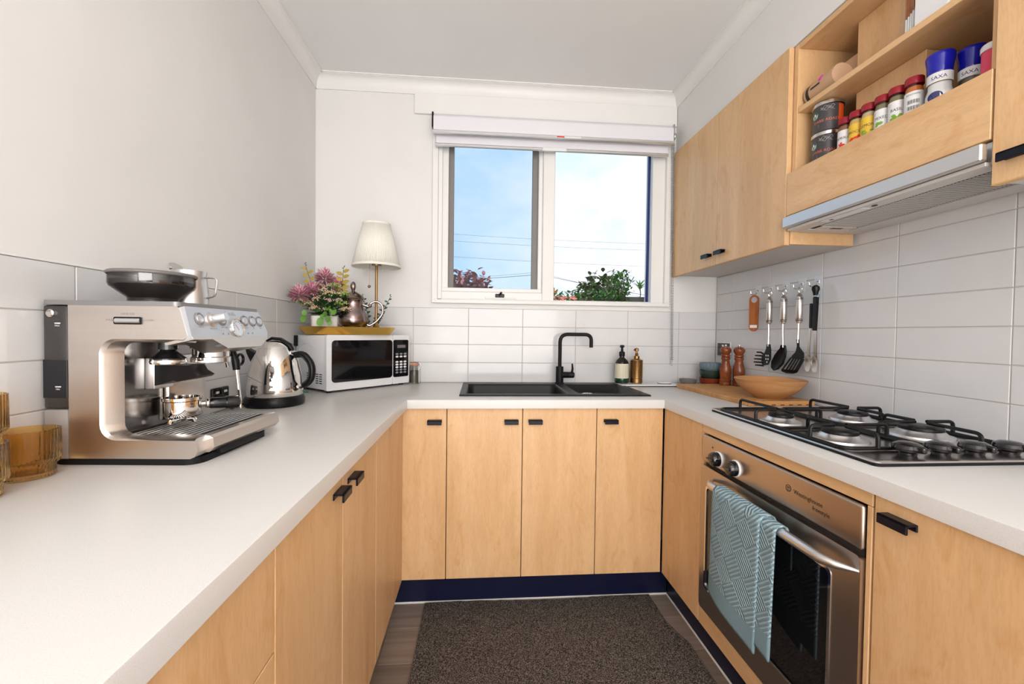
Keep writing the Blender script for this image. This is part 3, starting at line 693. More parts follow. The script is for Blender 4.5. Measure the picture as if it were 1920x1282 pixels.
b = N(); lathe(b, [(0, .0015), (.003, .001), (.0035, 0)], 10, M=Matrix.Translation((.793-ox, 1.352-oy, .797-oz)) @ Matrix.Rotation(-PI/2, 4, 'Y')); O('indicator_lamp', b, 'black_gloss', cp)
def ovtext(s, y, z, size, sx=1, sh=0):
    b = N(); text(b, s, size, basis((.7925-ox, y-oy, z-oz), (0, -1, 0), (0, 0, 1)), align='LEFT', sx=sx)
    return O('lettering', b, 'ink_black', cp, recalc=False)
ovtext('Westinghouse', .985, .787, .0155); ovtext('freestyle', .925, .771, .0145)
b = N(); ringprism(b, ellipse(1.003-oy, .789-oz, .009, .009), ellipse(1.003-oy, .789-oz, .0078, .0078), -.0077, -.0072, 'yz'); text(b, 'W', .010, basis((.7925-ox, 1.003-oy, .790-oz), (0, -1, 0), (0, 0, 1))); box(b, (-.0077, .997-oy, .7835-oz), (-.0073, 1.009-oy, .7845-oz)); O('maker_emblem', b, 'ink_black', cp, recalc=False)
# tea towel over the bar
def towel():
    t = thing('tea_towel', 'folded teal tea towel with diagonal ribs hanging on the oven bar', 'towel', (.753, 1.11, .69))
    def sheet(y0, y1, drop0, drop1, off, ph, side):
        bm = N(); uvl = bm.loops.layers.uv.new('UVMap'); nu, nv = 26, 46; G = []
        for j in range(nv+1):
            s = j/nv; rowv = []
            for i in range(nu+1):
                q = i/nu; y = y0+(y1-y0)*q
                drop = drop0+(drop1-drop0)*q; wrap = .035
                lenv = drop+wrap; d = s*lenv          # path length from the back of the bar over the top, then down in front
                if d < wrap:
                    a = PI*(d/wrap); rx = .017+off; x = math.cos(a)*rx; z = math.sin(a)*rx*.9
                    x = -x*-1
                    x = rx*math.cos(a)
                else:
                    x = -.017-off; z = -(d-wrap)
                    f = (d-wrap)/drop
                    x += -.004*math.sin(q*5+ph)*f - .010*f*math.sin(PI*q*.9) 
                    y2 = y + (.012*f*math.sin(ph+2) if side == 0 else .006*f)
                    y = y2
                rowv.append((bm.verts.new((x, y-1.11, z)), (q*(y0-y1), lenv-d)))
            G.append(rowv)
        for j in range(nv):
            for i in range(nu):
                qd = [G[j][i], G[j][i+1], G[j+1][i+1], G[j+1][i]]
                f = bm.faces.new([k[0] for k in qd])
                for lp, k in zip(f.loops, qd): lp[uvl].uv = k[1]
        me = mesh_of('towel_layer', bm); o = O('towel_layer', me, 'towel_teal', t); so = o.modifiers.new('thickness', 'SOLIDIFY'); so.thickness = .005; so.offset = 0
        return o
    sheet(1.237, 1.020, .312, .350, .007, .4, 0)
    sheet(1.19, .970, .300, .330, .001, 1.3, 1)
    b = N()
    # back flap behind the bar
    box(b, (.008, -.085, -.13), (.013, .10, .012), .002); O('towel_back', b, 'towel_teal', t)
towel()

# ---- hob
HX0, HX1, HY0, HY1 = .848, 1.325, .822, 1.47
hb = thing('gas_hob', 'stainless gas hob with four burners and black trivets', 'hob', (1.085, 1.146, .9)); ox, oy = 1.085, 1.146
b = N(); prism(b, rrect(HX0-ox+.002, HY0-oy+.002, HX1-ox-.002, HY1-oy-.002, .012), .0002, .006, 'xy'); O('seal', b, 'black_matt', hb)
b = N()
def tray_ring(prof):   # nested rounded rects lofted: (inset, z)
    rings = []
    for ins, z, r in prof: rings.append([b.verts.new((x, y, z)) for x, y in rrect(HX0-ox+ins, HY0-oy+ins, HX1-ox-ins, HY1-oy-ins, r)])
    for A, B_ in zip(rings[:-1], rings[1:]):
        for i in range(len(A)): b.faces.new([A[i], A[(i+1) % len(A)], B_[(i+1) % len(A)], B_[i]])
    b.faces.new(rings[-1])
tray_ring([(.002, .006, .014), (0, .008, .014), (.002, .011, .014), (.010, .0115, .014), (.020, .0095, .014), (.028, .0085, .014)])
O('hob_plate', b, 'steel_hob', hb)
BUR = [(.945, 1.235, .034), (.945, 1.02, .040), (1.215, 1.265, .040), (1.215, 1.055, .048)]
for x, y, r in BUR:
    x -= ox; y -= oy
    b = N(); lathe(b, [(0, .0085), (r+.024, .0085), (r+.022, .013), (r+.010, .016), (r+.004, .022), (r, .026), (0, .026)], 28, (x, y, 0)); bo = O('burner', b, 'alu', hb)
    b = N(); lathe(b, [(r-.002, .026), (r+.001, .028), (r, .034), (r-.006, .037), (0, .037)], 28, (x, y, 0)); O('burner_cap', b, 'black_iron', bo)
    b = N(); tube(b, [(x+r+.010, y+.004, .012), (x+r+.010, y+.004, .032)], .0025, 6); O('igniter', b, 'white_plastic', bo)
def trivet(x0, x1, y0, y1, bs_):
    t = N(); zt = .047; r = .0048
    tube(t, [(x, y, .014) for x, y in rrect(x0, y0, x1, y1, .03, 4)], r, 8, closed=True)
    tr = O('trivet', t, 'black_iron', hb)
    for bx_, by_ in bs_:
        for dx, dy in ((1, 0), (-1, 0), (0, 1), (0, -1)):
            ex = (x1 if dx > 0 else x0) if dx else bx_; ey = (y1 if dy > 0 else y0) if dy else by_
            if dy and len(bs_) > 1:   # inner finger: stop midway between the burners
                mid = (bs_[0][1]+bs_[1][1])/2
                if (dy > 0 and by_ < mid) or (dy < 0 and by_ > mid): ey = mid
            p0 = Vector((ex, ey, .014)); p1 = Vector((ex, ey, zt)); p2 = Vector((bx_+dx*.018, by_+dy*.018, zt))
            t = N(); tube(t, arc([p0, p1, p2], .014, 5), r, 8); O('finger', t, 'black_iron', tr)
    if len(bs_) > 1:
        mid = (bs_[0][1]+bs_[1][1])/2; t = N(); tube(t, [(x0, mid, .014), (x1, mid, .014)], r, 8); O('cross_bar', t, 'black_iron', tr)
trivet(.862-ox, 1.078-ox, .915-oy, 1.44-oy, [(.945-ox, 1.02-oy), (.945-ox, 1.235-oy)])
trivet(1.09-ox, 1.312-ox, .915-oy, 1.44-oy, [(1.215-ox, 1.055-oy), (1.215-ox, 1.265-oy)])
for x in (.985, 1.068, 1.155, 1.245):
    b = N(); Mk = Matrix.Translation((x-ox, .882-oy, .0085)) 
    lathe(b, [(.016, 0), (.018, .006), (.027, .011), (.0295, .017), (.027, .024), (.017, .0295), (0, .031)], 28, M=Mk); box(b, (-.006, -.040, .011), (.006, .0, .027), .005, 3, M=Mk); O('knob', b, 'black_gloss', hb)

# ---- sink
sk = thing('sink', 'black granite double bowl sink set in the bench under the window', 'sink', ((SX0+SX1)/2, (SY0+SY1)/2, .9)); ox, oy = (SX0+SX1)/2, (SY0+SY1)/2
b = N(); A1 = (-.055, 1.85, .405, 2.19); A2 = (.455, 1.85, .74, 2.19)
# rim built as three strips across and three along around the two bowls
def rimbox(x0, y0, x1, y1): box(b, (x0-ox, y0-oy, -.008), (x1-ox, y1-oy, .007), .003)
rimbox(SX0, SY0, SX1, A1[1]); rimbox(SX0, A1[3], SX1, SY1); rimbox(SX0, A1[1]-.004, A1[0], A1[3]+.004); rimbox(A1[2], A1[1]-.004, A2[0], A1[3]+.004); rimbox(A2[2], A1[1]-.004, SX1, A1[3]+.004)
O('rim', b, 'sink_granite', sk)
def bowl(nm, A, depth):
    b = N(); rings = []
    for ins, z in ((0, .004), (.004, -.004), (.010, -depth+.012), (.022, -depth), ):
        rings.append([b.verts.new((x, y, z)) for x, y in rrect(A[0]-ox+ins, A[1]-oy+ins, A[2]-ox-ins, A[3]-oy-ins, .03)])
    for P, Q in zip(rings[:-1], rings[1:]):
        for i in range(len(P)): b.faces.new([P[i], P[(i+1) % len(P)], Q[(i+1) % len(P)], Q[i]])
    b.faces.new(rings[-1]); o = O(nm, b, 'sink_granite', sk); return o
bowl('bowl', A1, .175); b2 = bowl('half_bowl', A2, .028)
b = N(); lathe(b, [(.030, -.0275), (.030, -.024), (.024, -.022), (.020, -.0245), (.006, -.0245), (.006, -.018), (0, -.017)], 24, (.545-ox, 2.06-oy, 0)); O('strainer', b, 'chrome', b2)
# ---- tap
tp = thing('kitchen_tap', 'matt black square arched kitchen tap behind the sink', 'tap', (.435, 2.232, .9072))
b = N(); lathe(b, [(0, 0), (.025, 0), (.025, .004), (.0205, .006), (.0205, .088), (.019, .092), (0, .092)], 24); O('tap_body', b, 'black_matt', tp)
b = N(); tube(b, arc([(0, 0, .088), (0, 0, .266), (.166, -.02, .266), (.166, -.02, .196)], .045, 8), .0098, 14); O('spout', b, 'black_matt', tp)
b = N(); lathe(b, [(.0165, 0), (.0165, .036), (.0155, .038), (.0155, .040), (.0165, .042), (.0165, .064), (.013, .068), (0, .068)], 20, M=Matrix.Translation((.012, 0, .046)) @ Matrix.Rotation(PI/2, 4, 'Y')); lv = O('mixer_barrel', b, 'black_matt', tp)
b = N(); tube(b, arc([(.066, -.004, .055), (.070, -.008, .085), (.066, -.012, .108)], .02), [.006]*3+[.006]*6, 8) if False else tube(b, [(.066, -.004, .05), (.069, -.008, .08), (.066, -.012, .108)], [.0075, .006, .004], 10); O('lever', b, 'black_matt', lv)
# ================================================================ COFFEE MACHINE
EO = Vector((-.868, .902, .9)); ER = -.055
em = thing('espresso_machine', 'brushed steel espresso machine with bean hopper on the left bench', 'coffee machine', EO, ER)
ERM = Matrix.Translation(EO) @ Matrix.Rotation(ER, 4, 'Z')
EW = .272
b = N(); prism(b, rrect(.004, .004, .300, EW-.006, .03), 0, .014, 'xy'); O('foot', b, 'black_matt', em)
b = N(); box(b, (0, .0, .012), (.048, EW, .112), .004, 2); O('rear_panel', b, 'grey_mid', em)
tk = N(); box(tk, (0, .001, .114), (.048, EW-.001, .321), .004, 2); tk = O('water_tank', tk, 'tank_smoke', em)
b = N(); box(b, (-.0005, .0002, .135), (.047, .02, .212), .001); O('water', b, 'tank_dark', tk)
b = N(); lathe(b, [(.008, 0), (.008, .004), (.006, .006), (0, .006)], 16, M=Matrix.Translation((.018, .001, .305)) @ Matrix.Rotation(PI/2, 4, 'X')); O('tank_button', b, 'chrome', tk)
for z in (.285, .158):
    b = N(); FM = basis((.030, -.0006, z), (1, 0, 0), (0, 0, 1)); box(b, (-.0055, -.0012, -.0008), (.0055, .0012, 0), 0, 1, FM); text(b, 'MAX' if z > .2 else 'MIN', .0045, FM @ Matrix.Translation((0, -.005, .0002))); O('tank_mark', b, 'white_plastic', tk, recalc=False)
def cprof(cu, z0, z1, r):
    """C shaped side outline; cut-out starts at cu, between z0 and z1"""
    P = [(.050, .014), (.288, .014), (.297, .018), (.302, .027), (.302, .046), (.297, z0)]
    P.append((cu+r, z0))
    for k in range(1, 7): a = PI/2*k/6; P.append((cu+r-r*math.sin(a), z0+r-r*math.cos(a)))
    for k in range(0, 7): a = PI/2*k/6; P.append((cu+r-r*math.cos(a), z1-r+r*math.sin(a)))
    P += [(.276, z1), (.284, .262), (.282, .27), (.270, .314), (.264, .322), (.050, .322)]
    return P
b = N(); rings = []
for v, pr in ((.004, cprof(.112, .052, .254, .030)), (0, cprof(.110, .051, .255, .031)), (.006, cprof(.117, .054, .251, .028)), (.034, cprof(.130, .056, .248, .024))):
    rings.append([b.verts.new((x, v, z)) for x, z in pr])
n_ = len(rings[0])
rings = [rings[1], rings[2], rings[3]]
b.faces.new(rings[0])
for A, B_ in zip(rings[:-1], rings[1:]):
    for i in range(n_): b.faces.new([A[i], A[(i+1) % n_], B_[(i+1) % n_], B_[i]])
b.faces.new(rings[-1][::-1])
for v in [v for v in b.verts if not v.link_faces]: b.verts.remove(v)
O('side_panel', b, 'steel', em, ang=.45)
b = N(); box(b, (.050, .030, .014), (.124, EW, .322), .002); O('back_column', b, 'steel', em)
b = N(); prism(b, [(.06, .256), (.274, .256), (.283, .264), (.270, .314), (.264, .322), (.06, .322)], .03, EW, 'xz'); O('head', b, 'steel_y', em)
b = N(); prism(b, rrect(.0, -.003, .268, EW+.002, .012), .322, .331, 'xy'); O('top_deck', b, 'grey_top', em)
b = N(); box(b, (.124, .034, .056), (.1275, EW-.005, .256), .001); O('splash_panel', b, 'dark_splash', em)
b = N(); box(b, (.1275, .135, .062), (.142, EW-.012, .215), .006, 2); O('brew_panel', b, 'steel_y', em)
# drip tray
b = N(); prism(b, [(.13, .014), (.306, .020), (.316, .030), (.314, .050), (.306, .055), (.290, .055), (.286, .050), (.13, .050)], .03, EW+.012, 'xz'); dt = O('drip_tray', b, 'steel_y', em, ang=.4)
b = N(); box(b, (.290, .06, .008), (.311, .20, .022), .003); O('tray_notch', b, 'black_matt', dt)
b = N(); box(b, (.132, .036, .048), (.284, EW+.002, .0524)); O('tray_well', b, 'shadow_gap', dt)
for k in range(11):
    b = N(); u0 = .137+.0131*k; box(b, (u0, .040, .0525), (u0+.0058, EW-.002, .0545), .0006); O('slat', b, 'steel_light', dt)
# control panel
PM = basis((.2795, 0, .289), (0, 1, 0), (-.0145, 0, .062))
cpm = N(); POLY = [(.001, .033), (EW-.018, .033), (EW+.004, -.020), (EW-.004, -.036), (EW-.035, -.050), (EW-.045, -.055), (.100, -.055), (.085, -.050), (.062, -.036), (.055, -.034), (.001, -.034)]
prism(cpm, POLY, -.006, .006, 'xy', PM); cpo = O('control_panel', cpm, 'panel_silver', em)
b = N(); prism(b, [(.002, -.036), (.058, -.036), (.100, -.057), (EW-.044, -.057), (EW-.006, -.037), (EW-.006, -.030), (.002, -.030)], -.05, .0075, 'xy', PM); O('lower_skirt', b, 'steel_y', em)
def on_panel(a, b_): return PM @ Matrix.Translation((a, b_, .006))
def button(a, r=.0125):
    k = N(); lathe(k, [(r, 0), (r+.0012, .001), (r-.001, .0028), (r-.002, .0016)], 24, M=on_panel(a, .008)); o = O('button', k, 'ink_grey', cpo)
    k = N(); lathe(k, [(r-.002, .001), (r-.004, .003), (0, .0036)], 24, M=on_panel(a, .008)); O('button_cap', k, 'panel_silver', o)
for a in (.034, .104, .186, .218, .248): button(a)
k = N(); lathe(k, [(.0165, 0), (.0165, .002), (.012, .004), (.0105, .006), (.010, .030), (.0085, .033), (0, .0335)], 24, M=on_panel(.071, .008)); O('dial', k, 'alu', cpo)
k = N(); lathe(k, [(.021, 0), (.0225, .003), (.021, .0055), (.019, .004)], 32, M=on_panel(.150, -.010)); O('gauge_ring', k, 'chrome', cpo)
k = N(); lathe(k, [(.0195, .0035), (0, .0036)], 32, M=on_panel(.150, -.010)); gf = O('gauge_face', k, 'gauge_face', cpo)
k = N(); box(k, (-.0006, -.002, .0039), (.0006, .014, .0042), 0, 1, on_panel(.150, -.014) @ Matrix.Rotation(.6, 4, 'Z')); O('gauge_needle', k, 'gauge_red', gf)
k = N()
for q in range(9): box(k, (-.0005, .0135, .0037), (.0005, .0165, .0040), 0, 1, on_panel(.150, -.010) @ Matrix.Rotation(-1.6+q*.4, 4, 'Z'))
O('gauge_ticks', k, 'ink_black', gf, kind='stuff')
k = N()
for s, a, bb, sz in (('POWER', .034, -.0095, .0042), ('PRE-INFUSE', .071, -.0125, .0042), ('FILTER SIZE', .106, -.0095, .0042), ('PROGRAM', .186, -.0095, .0042), ('SINGLE', .098, -.0345, .0042), ('DUAL', .116, -.0345, .0042), ('CLEAN ME', .190, -.033, .004), ('STEAM', .208, -.033, .004)): text(k, s, sz, on_panel(a, bb) @ Matrix.Translation((0, 0, .0004)))
for a, bb in ((.098, -.024), (.116, -.024), (.190, -.023), (.208, -.023)): lathe(k, [(.0022, .0003), (0, .0006)], 10, M=on_panel(a, bb))
for a in (.218, .2455, .2505): lathe(k, [(.0014, .0003), (0, .0005)], 8, M=on_panel(a, -.0095))
O('panel_print', k, 'ink_grey', cpo, recalc=False)
k = N(); text(k, 'Breville', .013, on_panel(.138, .0235) @ Matrix.Translation((0, 0, .0004))); O('maker_name', k, 'nickel', cpo, recalc=False)
# grind dial on the side
b = N(); FM = basis((.168, -.0008, .292), (1, 0, 0), (0, 0, 1)); ringprism(b, rrect(-.027, -.0075, .027, .0075, .003), rrect(-.0245, -.0052, .0245, .0052, .002), -.002, .0016, 'xy', FM); gd = O('grind_window', b, 'black_plastic', em)
b = N(); tube(b, [FM @ Vector((-.0245, 0, -.003)), FM @ Vector((.0245, 0, -.003))], .0065, 14); O('grind_drum', b, 'alu', gd)
b = N(); text(b, 'GRIND SIZE', .0052, FM @ Matrix.Translation((0, .0135, .0006))); text(b, 'FINE', .0048, FM @ Matrix.Translation((-.038, .001, .0006))); text(b, 'COARSE', .0048, FM @ Matrix.Translation((.042, .001, .0006)))
for s in (-1, 1): b.faces.new([b.verts.new(FM @ Vector(q)) for q in ((s*.029, .002, .0006), (s*.029, -.002, .0006), (s*.0315, 0, .0006))])
O('grind_print', b, 'ink_grey', em, recalc=False)
# group head, tamper, cradle, wand
b = N(); lathe(b, [(.042, .256), (.042, .232), (.038, .230), (.038, .212), (.041, .210), (.041, .199), (.034, .197), (0, .197)], 28, (.215, .170, 0)); O('group_head', b, 'chrome', em)
b = N(); lathe(b, [(.018, .256), (.018, .232), (.014, .229), (.026, .218), (.032, .213), (.032, .210), (0, .210)], 24, (.190, .072, 0)); tm = O('tamper', b, 'black_gloss', em)
b = N(); lathe(b, [(.0315, .210), (.0328, .206), (.0315, .201), (0, .201)], 24, (.190, .072, 0)); O('tamper_base', b, 'chrome', tm)
b = N(); box(b, (.127, .085, .142), (.150, .140, .212), .004, 2); O('grinder_chute', b, 'steel_light', em)
b = N(); prism(b, [(.148, .196), (.148, .150), (.165, .155), (.190, .162), (.200, .160), (.236, .168), (.242, .173), (.226, .182), (.218, .196)], .086, .142, 'xz'); O('cradle', b, 'black_plastic', em)
b = N(); tube(b, arc([(.215, .244, .256), (.222, .250, .20), (.232, .256, .07)], .03), .0042, 10); wd = O('steam_wand', b, 'chrome', em)
b = N(); tube(b, [(.215, .246, .222), (.222, .250, .195), (.224, .251, .172)], [.0085, .0095, .0085], 12); gp = O('wand_grip', b, 'black_plastic', wd)
b = N(); tube(b, [(.226, .252+.014*math.cos(a_*PI/8)+.010, .198+.014*math.sin(a_*PI/8)) for a_ in range(16)], .0036, 8, closed=True); O('grip_loop', b, 'black_plastic', gp)
b = N(); tube(b, arc([(.20, .225, .256), (.205, .226, .235), (.215, .228, .18)], .02), .0045, 10); O('hot_water_spout', b, 'chrome', em)
# hopper
HC = (.112, .130, 0)
b = N(); lathe(b, [(0, .331), (.047, .331), (.047, .337), (.044, .342), (0, .342)], 36, HC); O('hopper_collar', b, 'tank_smoke', em)
b = N(); lathe(b, [(.046, .331), (.046, .344), (.048, .347), (.076, .370), (.0785, .376), (.0785, .397), (.077, .397), (.077, .377), (.0745, .371), (.046, .348), (.0445, .344), (.0445, .331)], 44, HC, closed=True); hp_ = O('bean_hopper', b, 'smoke_glass', em)
b = N(); lathe(b, [(0, .3455), (.043, .3455), (.046, .351), (.072, .3715), (.0755, .377), (.075, .384), (.05, .388), (0, .389)], 40, HC); O('coffee_beans', b, 'beans', em, kind='stuff')
b = N(); lathe(b, [(.0800, .396), (.082, .398), (.082, .401), (.079, .404), (0, .406)], 44, HC); O('hopper_lid', b, 'grey_plastic', em)
# portafilter lying on the drip tray
pf = thing('portafilter', 'chrome portafilter with black handle lying on the drip tray', 'portafilter', ERM @ Vector((.172, .135, .0548)), .62); pf.scale = (1.1,)*3; pf.rotation_euler = (0, 0, .72)
b = N(); lathe(b, [(.026, .018), (.031, .020), (.0325, .026), (.0325, .050), (.0345, .052), (.0345, .058), (.030, .058), (.029, .026), (0, .024)], 30); O('basket', b, 'chrome', pf)
b = N()
for s in (-1, 1): tube(b, arc([(s*.002, 0, .019), (s*.008, 0, .010), (s*.018, 0, .012), (s*.021, 0, .003)], .006), .0048, 10)
ball(b, (0, 0, .016), .009, 2); O('spout', b, 'chrome', pf)
b = N(); tube(b, [(.031, 0, .040), (.046, 0, .040)], .007, 12); ball(b, (.044, 0, .040), .011, 2, (.6, 1, 1)); O('neck', b, 'chrome', pf)
b = N(); tube(b, [(.047, 0, .040), (.050, 0, .0395), (.065, 0, .0385), (.076, 0, .038), (.078, 0, .038), (.090, 0, .0372), (.101, 0, .0365), (.104, 0, .0363)], [.0105, .012, .0125, .0125, .0145, .0148, .014, .011], 16); O('handle', b, 'black_gloss', pf)
# milk jug on the machine
jg = thing('milk_jug', 'small steel milk jug standing on top of the coffee machine', 'jug', ERM @ Vector((.128, .218, .3312)), .1); jg.scale = (1.12, 1.12, 1.1)
b = N(); lathe(b, [(0, 0), (.033, 0), (.036, .004), (.036, .03), (.032, .072), (.033, .082), (.0315, .082), (.0305, .072), (.034, .03), (.034, .005), (0, .004)], 32); O('jug_body', b, 'steel_light', jg)
b = N(); tube(b, arc([(.033, 0, .068), (.058, 0, .069), (.052, 0, .026), (.035, 0, .022)], .012, 5), .0042, 8, sy=.5); O('jug_handle', b, 'steel_light', jg)
tmp_ = thing('thermometer', 'chrome round milk thermometer clipped in the milk jug', 'thermometer', ERM @ Vector((.100, .215, .3312)), .3)
b = N(); lathe(b, [(0, -.004), (.015, -.004), (.016, 0), (.015, .004), (0, .005)], 24, M=Matrix.Translation((-.002, -.006, .098)) @ Matrix.Rotation(.5, 4, 'X') @ Matrix.Rotation(.5, 4, 'Y')); O('dial', b, 'chrome', tmp_)
b = N(); tube(b, [(0, 0, .092), (.012, .004, .012)], .0022, 8); box(b, (-.006, -.002, .078), (.010, .006, .086), .002); O('probe', b, 'chrome', tmp_)
# ---- amber tumblers
def tumbler(label, loc, rz):
    t = thing('tumbler', label, 'glass', loc, rz, 'amber ribbed tumblers'); rib = lambda q, z: 1+.018*math.cos(2*PI*q*40)
    b = N(); lathe(b, [(0, .002), (.032, .0), (.035, .003), (.035, .022), (.041, .027), (.042, .031), (.042, .088), (.0395, .0885), (.0392, .034), (.034, .029), (.031, .010), (0, .009)], 160, rf=lambda q, z: 1+.016*math.cos(2*PI*q*40) if .001 < z < .0879 else 1); O('glass_body', b, 'amber_glass', t, ang=1.2); return t
tumbler('amber ribbed tumbler standing alone beside the coffee machine', (-.826, .832, .9002), 0)
tumbler('lower amber ribbed tumbler of the stack at the left edge', (-.805, .722, .9002), .3)
tumbler('upper amber ribbed tumbler of the stack at the left edge', (-.805, .722, .9792), .5)

# ================================================================ KETTLE, MICROWAVE AND WHAT STANDS ON IT
kt = thing('kettle', 'chrome cone shaped electric kettle with black handle', 'kettle', (-.755, 1.612, .9), .0)
b = N(); lathe(b, [(0, 0), (.094, 0), (.100, .006), (.101, .022), (.096, .034), (0, .036)], 40); O('power_base', b, 'black_plastic', kt)
b = N(); lathe(b, [(.091, .034), (.094, .040), (.0945, .055), (.089, .110), (.078, .160), (.063, .198), (.056, .210)], 48); O('kettle_body', b, 'chrome', kt)
b = N(); lathe(b, [(.057, .209), (.054, .216), (.036, .230), (.012, .237), (0, .238)], 40); ld = O('lid', b, 'chrome', kt)
b = N(); tube(b, [(-.030, 0, .236), (-.010, 0, .246), (.020, 0, .243), (.055, -.004, .222), (.066, -.006, .204)], [.006, .010, .011, .011, .008], 12, sy=.6); O('lid_grip', b, 'black_plastic', ld)
b = N(); prism(b, [(-.062, .190), (-.100, .212), (-.094, .190), (-.076, .150)], -.014, .014, 'xz'); O('spout', b, 'black_plastic', kt)
b = N(); tube(b, arc([(.075, -.01, .186), (.108, -.015, .190), (.142, -.02, .150), (.138, -.02, .095), (.108, -.016, .072)], .05, 5), .0125, 12); O('handle', b, 'black_plastic', kt)
b = N(); tube(b, [(.058, -.008, .196), (.112, -.015, .190)], .007, 10); tube(b, [(.085, -.012, .064), (.112, -.016, .074)], .007, 10); O('handle_bracket', b, 'chrome', kt)
b = N(); tube(b, arc([(-.09, .01, .008), (-.105, -.06, .006), (-.085, -.12, .006), (-.112, -.13, .02)], .04), .0035, 8); O('power_cord', b, 'black_plastic', kt)
ws = thing('power_socket', 'black double power socket on the left wall behind the kettle', 'power socket', (L, 1.475, .955))
b = N(); box(b, (.0, -.045, -.027), (.009, .045, .027), .003); O('face_plate', b, 'black_gloss', ws)
for y in (-.022, .022):
    b = N(); box(b, (.009, y-.008, .008), (.012, y+.008, .016), .002); O('switch', b, 'enamel_white', ws)
# microwave at 45 degrees in the corner
MA = math.atan2(2.235-1.885, -.368+.667); MWX = .46
mw = thing('microwave', 'white microwave with black glass door set across the corner', 'microwave', (-.667, 1.885, .9), MA)
MH, MD = .258, .270
b = N(); box(b, (.002, .016, .012), (MWX-.002, MD, MH-.002), .006, 2); O('case', b, 'white_plastic', mw)
for x in (.03, MWX-.03):
    for y in (.03, MD-.04):
        b = N(); lathe(b, [(0, 0), (.012, 0), (.014, .013), (0, .013)], 12, (x, y, 0)); O('foot', b, 'black_plastic', mw)
b = N(); prism(b, rrect(.0, .010, .352, MH, .006), 0, .018, 'xz'); md = O('door', b, 'white_plastic', mw)
b = N(); prism(b, rrect(.024, .045, .350, MH-.024, .016), -.003, .004, 'xz'); O('door_glass', b, 'screen_black', md)
b = N(); prism(b, rrect(.354, .010, MWX, MH, .006), 0, .018, 'xz'); mc = O('control_panel', b, 'white_plastic', mw)
b = N(); prism(b, rrect(.357, .045, MWX-.008, MH-.024, .008), -.003, .004, 'xz'); O('panel_face', b, 'screen_black', mc)
for rI in range(8):
    for cI in range(3):
        if rI in (2,): continue
        b = N(); lathe(b, [(.0085, 0), (.008, .0006), (0, .0007)], 12, M=Matrix.Translation((.379+cI*.0255, -.0032, .162-rI*.0135)) @ Matrix.Rotation(PI/2, 4, 'X') @ Matrix.Diagonal((1.15, .6, 1, 1))); O('key', b, 'white_plastic' if rI < 6 and rI not in (0,) else 'ink_grey', mc)
b = N(); box(b, (.380, -.0036, .193), (.432, -.0030, .208)); O('display', b, 'grey_plastic', mc)
b = N()
for rr_ in range(5):
    for cc in range(2): box(b, (.0015, .040+cc*.030, .038+rr_*.010), (.0025, .062+cc*.030, .0425+rr_*.010))
    box(b, (.0015, .14, .038+rr_*.010), (.0025, .17, .0425+rr_*.010))
O('side_vents', b, 'black_plastic', mw, kind='stuff')
b = N(); tube(b, arc([(.001, .10, .20), (.001, .16, .225), (.001, .24, .20), (.001, .25, .08)], .04), .0015, 6); O('side_pressing', b, 'white_plastic', mw)
b = N(); box(b, (-.012, MD-.02, MH-.055), (.004, MD+.01, MH-.005), .002); O('rear_spacer', b, 'black_plastic', mw)
b = N(); box(b, (-.035, -.011, 0), (.035, .011, .006), .002); tag(O('sponge_cloth', b, 'teal_plastic', None, (-.792, 1.935, .9001), (0, 0, 2.6)), 'small flat teal cloth on the bench beside the microwave', 'cloth')
MWM = Matrix.Translation((-.667, 1.885, .9)) @ Matrix.Rotation(MA, 4, 'Z')
ZM = .9+MH+.0005
# clip jar beside the microwave
cj = thing('clip_jar', 'glass clip jar with orange seal behind the microwave', 'jar', (-.345, 2.262, .9))
b = N(); lathe(b, [(0, .0), (.024, 0), (.026, .004), (.026, .085), (.022, .095), (.020, .095), (.0235, .084), (.0235, .006), (0, .005)], 28); O('jar_glass', b, 'clear_glass', cj)
b = N(); lathe(b, [(0, .006), (.0225, .006), (.0225, .07), (0, .072)], 20); O('dried_herbs', b, 'dried_herb', cj, kind='stuff')
b = N(); lathe(b, [(.024, .096), (.0265, .098), (.024, .101), (0, .101)], 24); O('seal', b, 'orange_seal', cj)
b = N(); lathe(b, [(.025, .102), (.025, .110), (.018, .116), (0, .117)], 24); O('lid', b, 'clear_glass', cj)
b = N(); tube(b, arc([(.024, 0, .112), (.034, 0, .105), (.030, 0, .085), (.024, 0, .080)], .008), .0014, 6); O('clip_wire', b, 'nickel', cj)
# gold tray
tr = thing('gold_tray', 'shallow oval gold tray on top of the microwave', 'tray', (-.628, 2.068, .9+MH+.0008), .30)
def oval(b, prof, rx, ry, n=56):
    rings = [[b.verts.new(((rx+d)*math.cos(2*PI*i/n), (ry+d)*math.sin(2*PI*i/n), z)) for i in range(n)] for d, z in prof]
    for A, B_ in zip(rings[:-1], rings[1:]):
        for i in range(n): b.faces.new([A[i], A[(i+1) % n], B_[(i+1) % n], B_[i]])
    b.faces.new(rings[0][::-1]); b.faces.new(rings[-1])
b = N(); oval(b, [(-.034, 0), (-.026, .001), (-.006, .026), (0, .036), (-.002, .037), (-.009, .028), (-.030, .006), (-.038, .0045)], .218, .120); O('tray_body', b, 'gold_tray', tr)
TZ = ZM+.0058
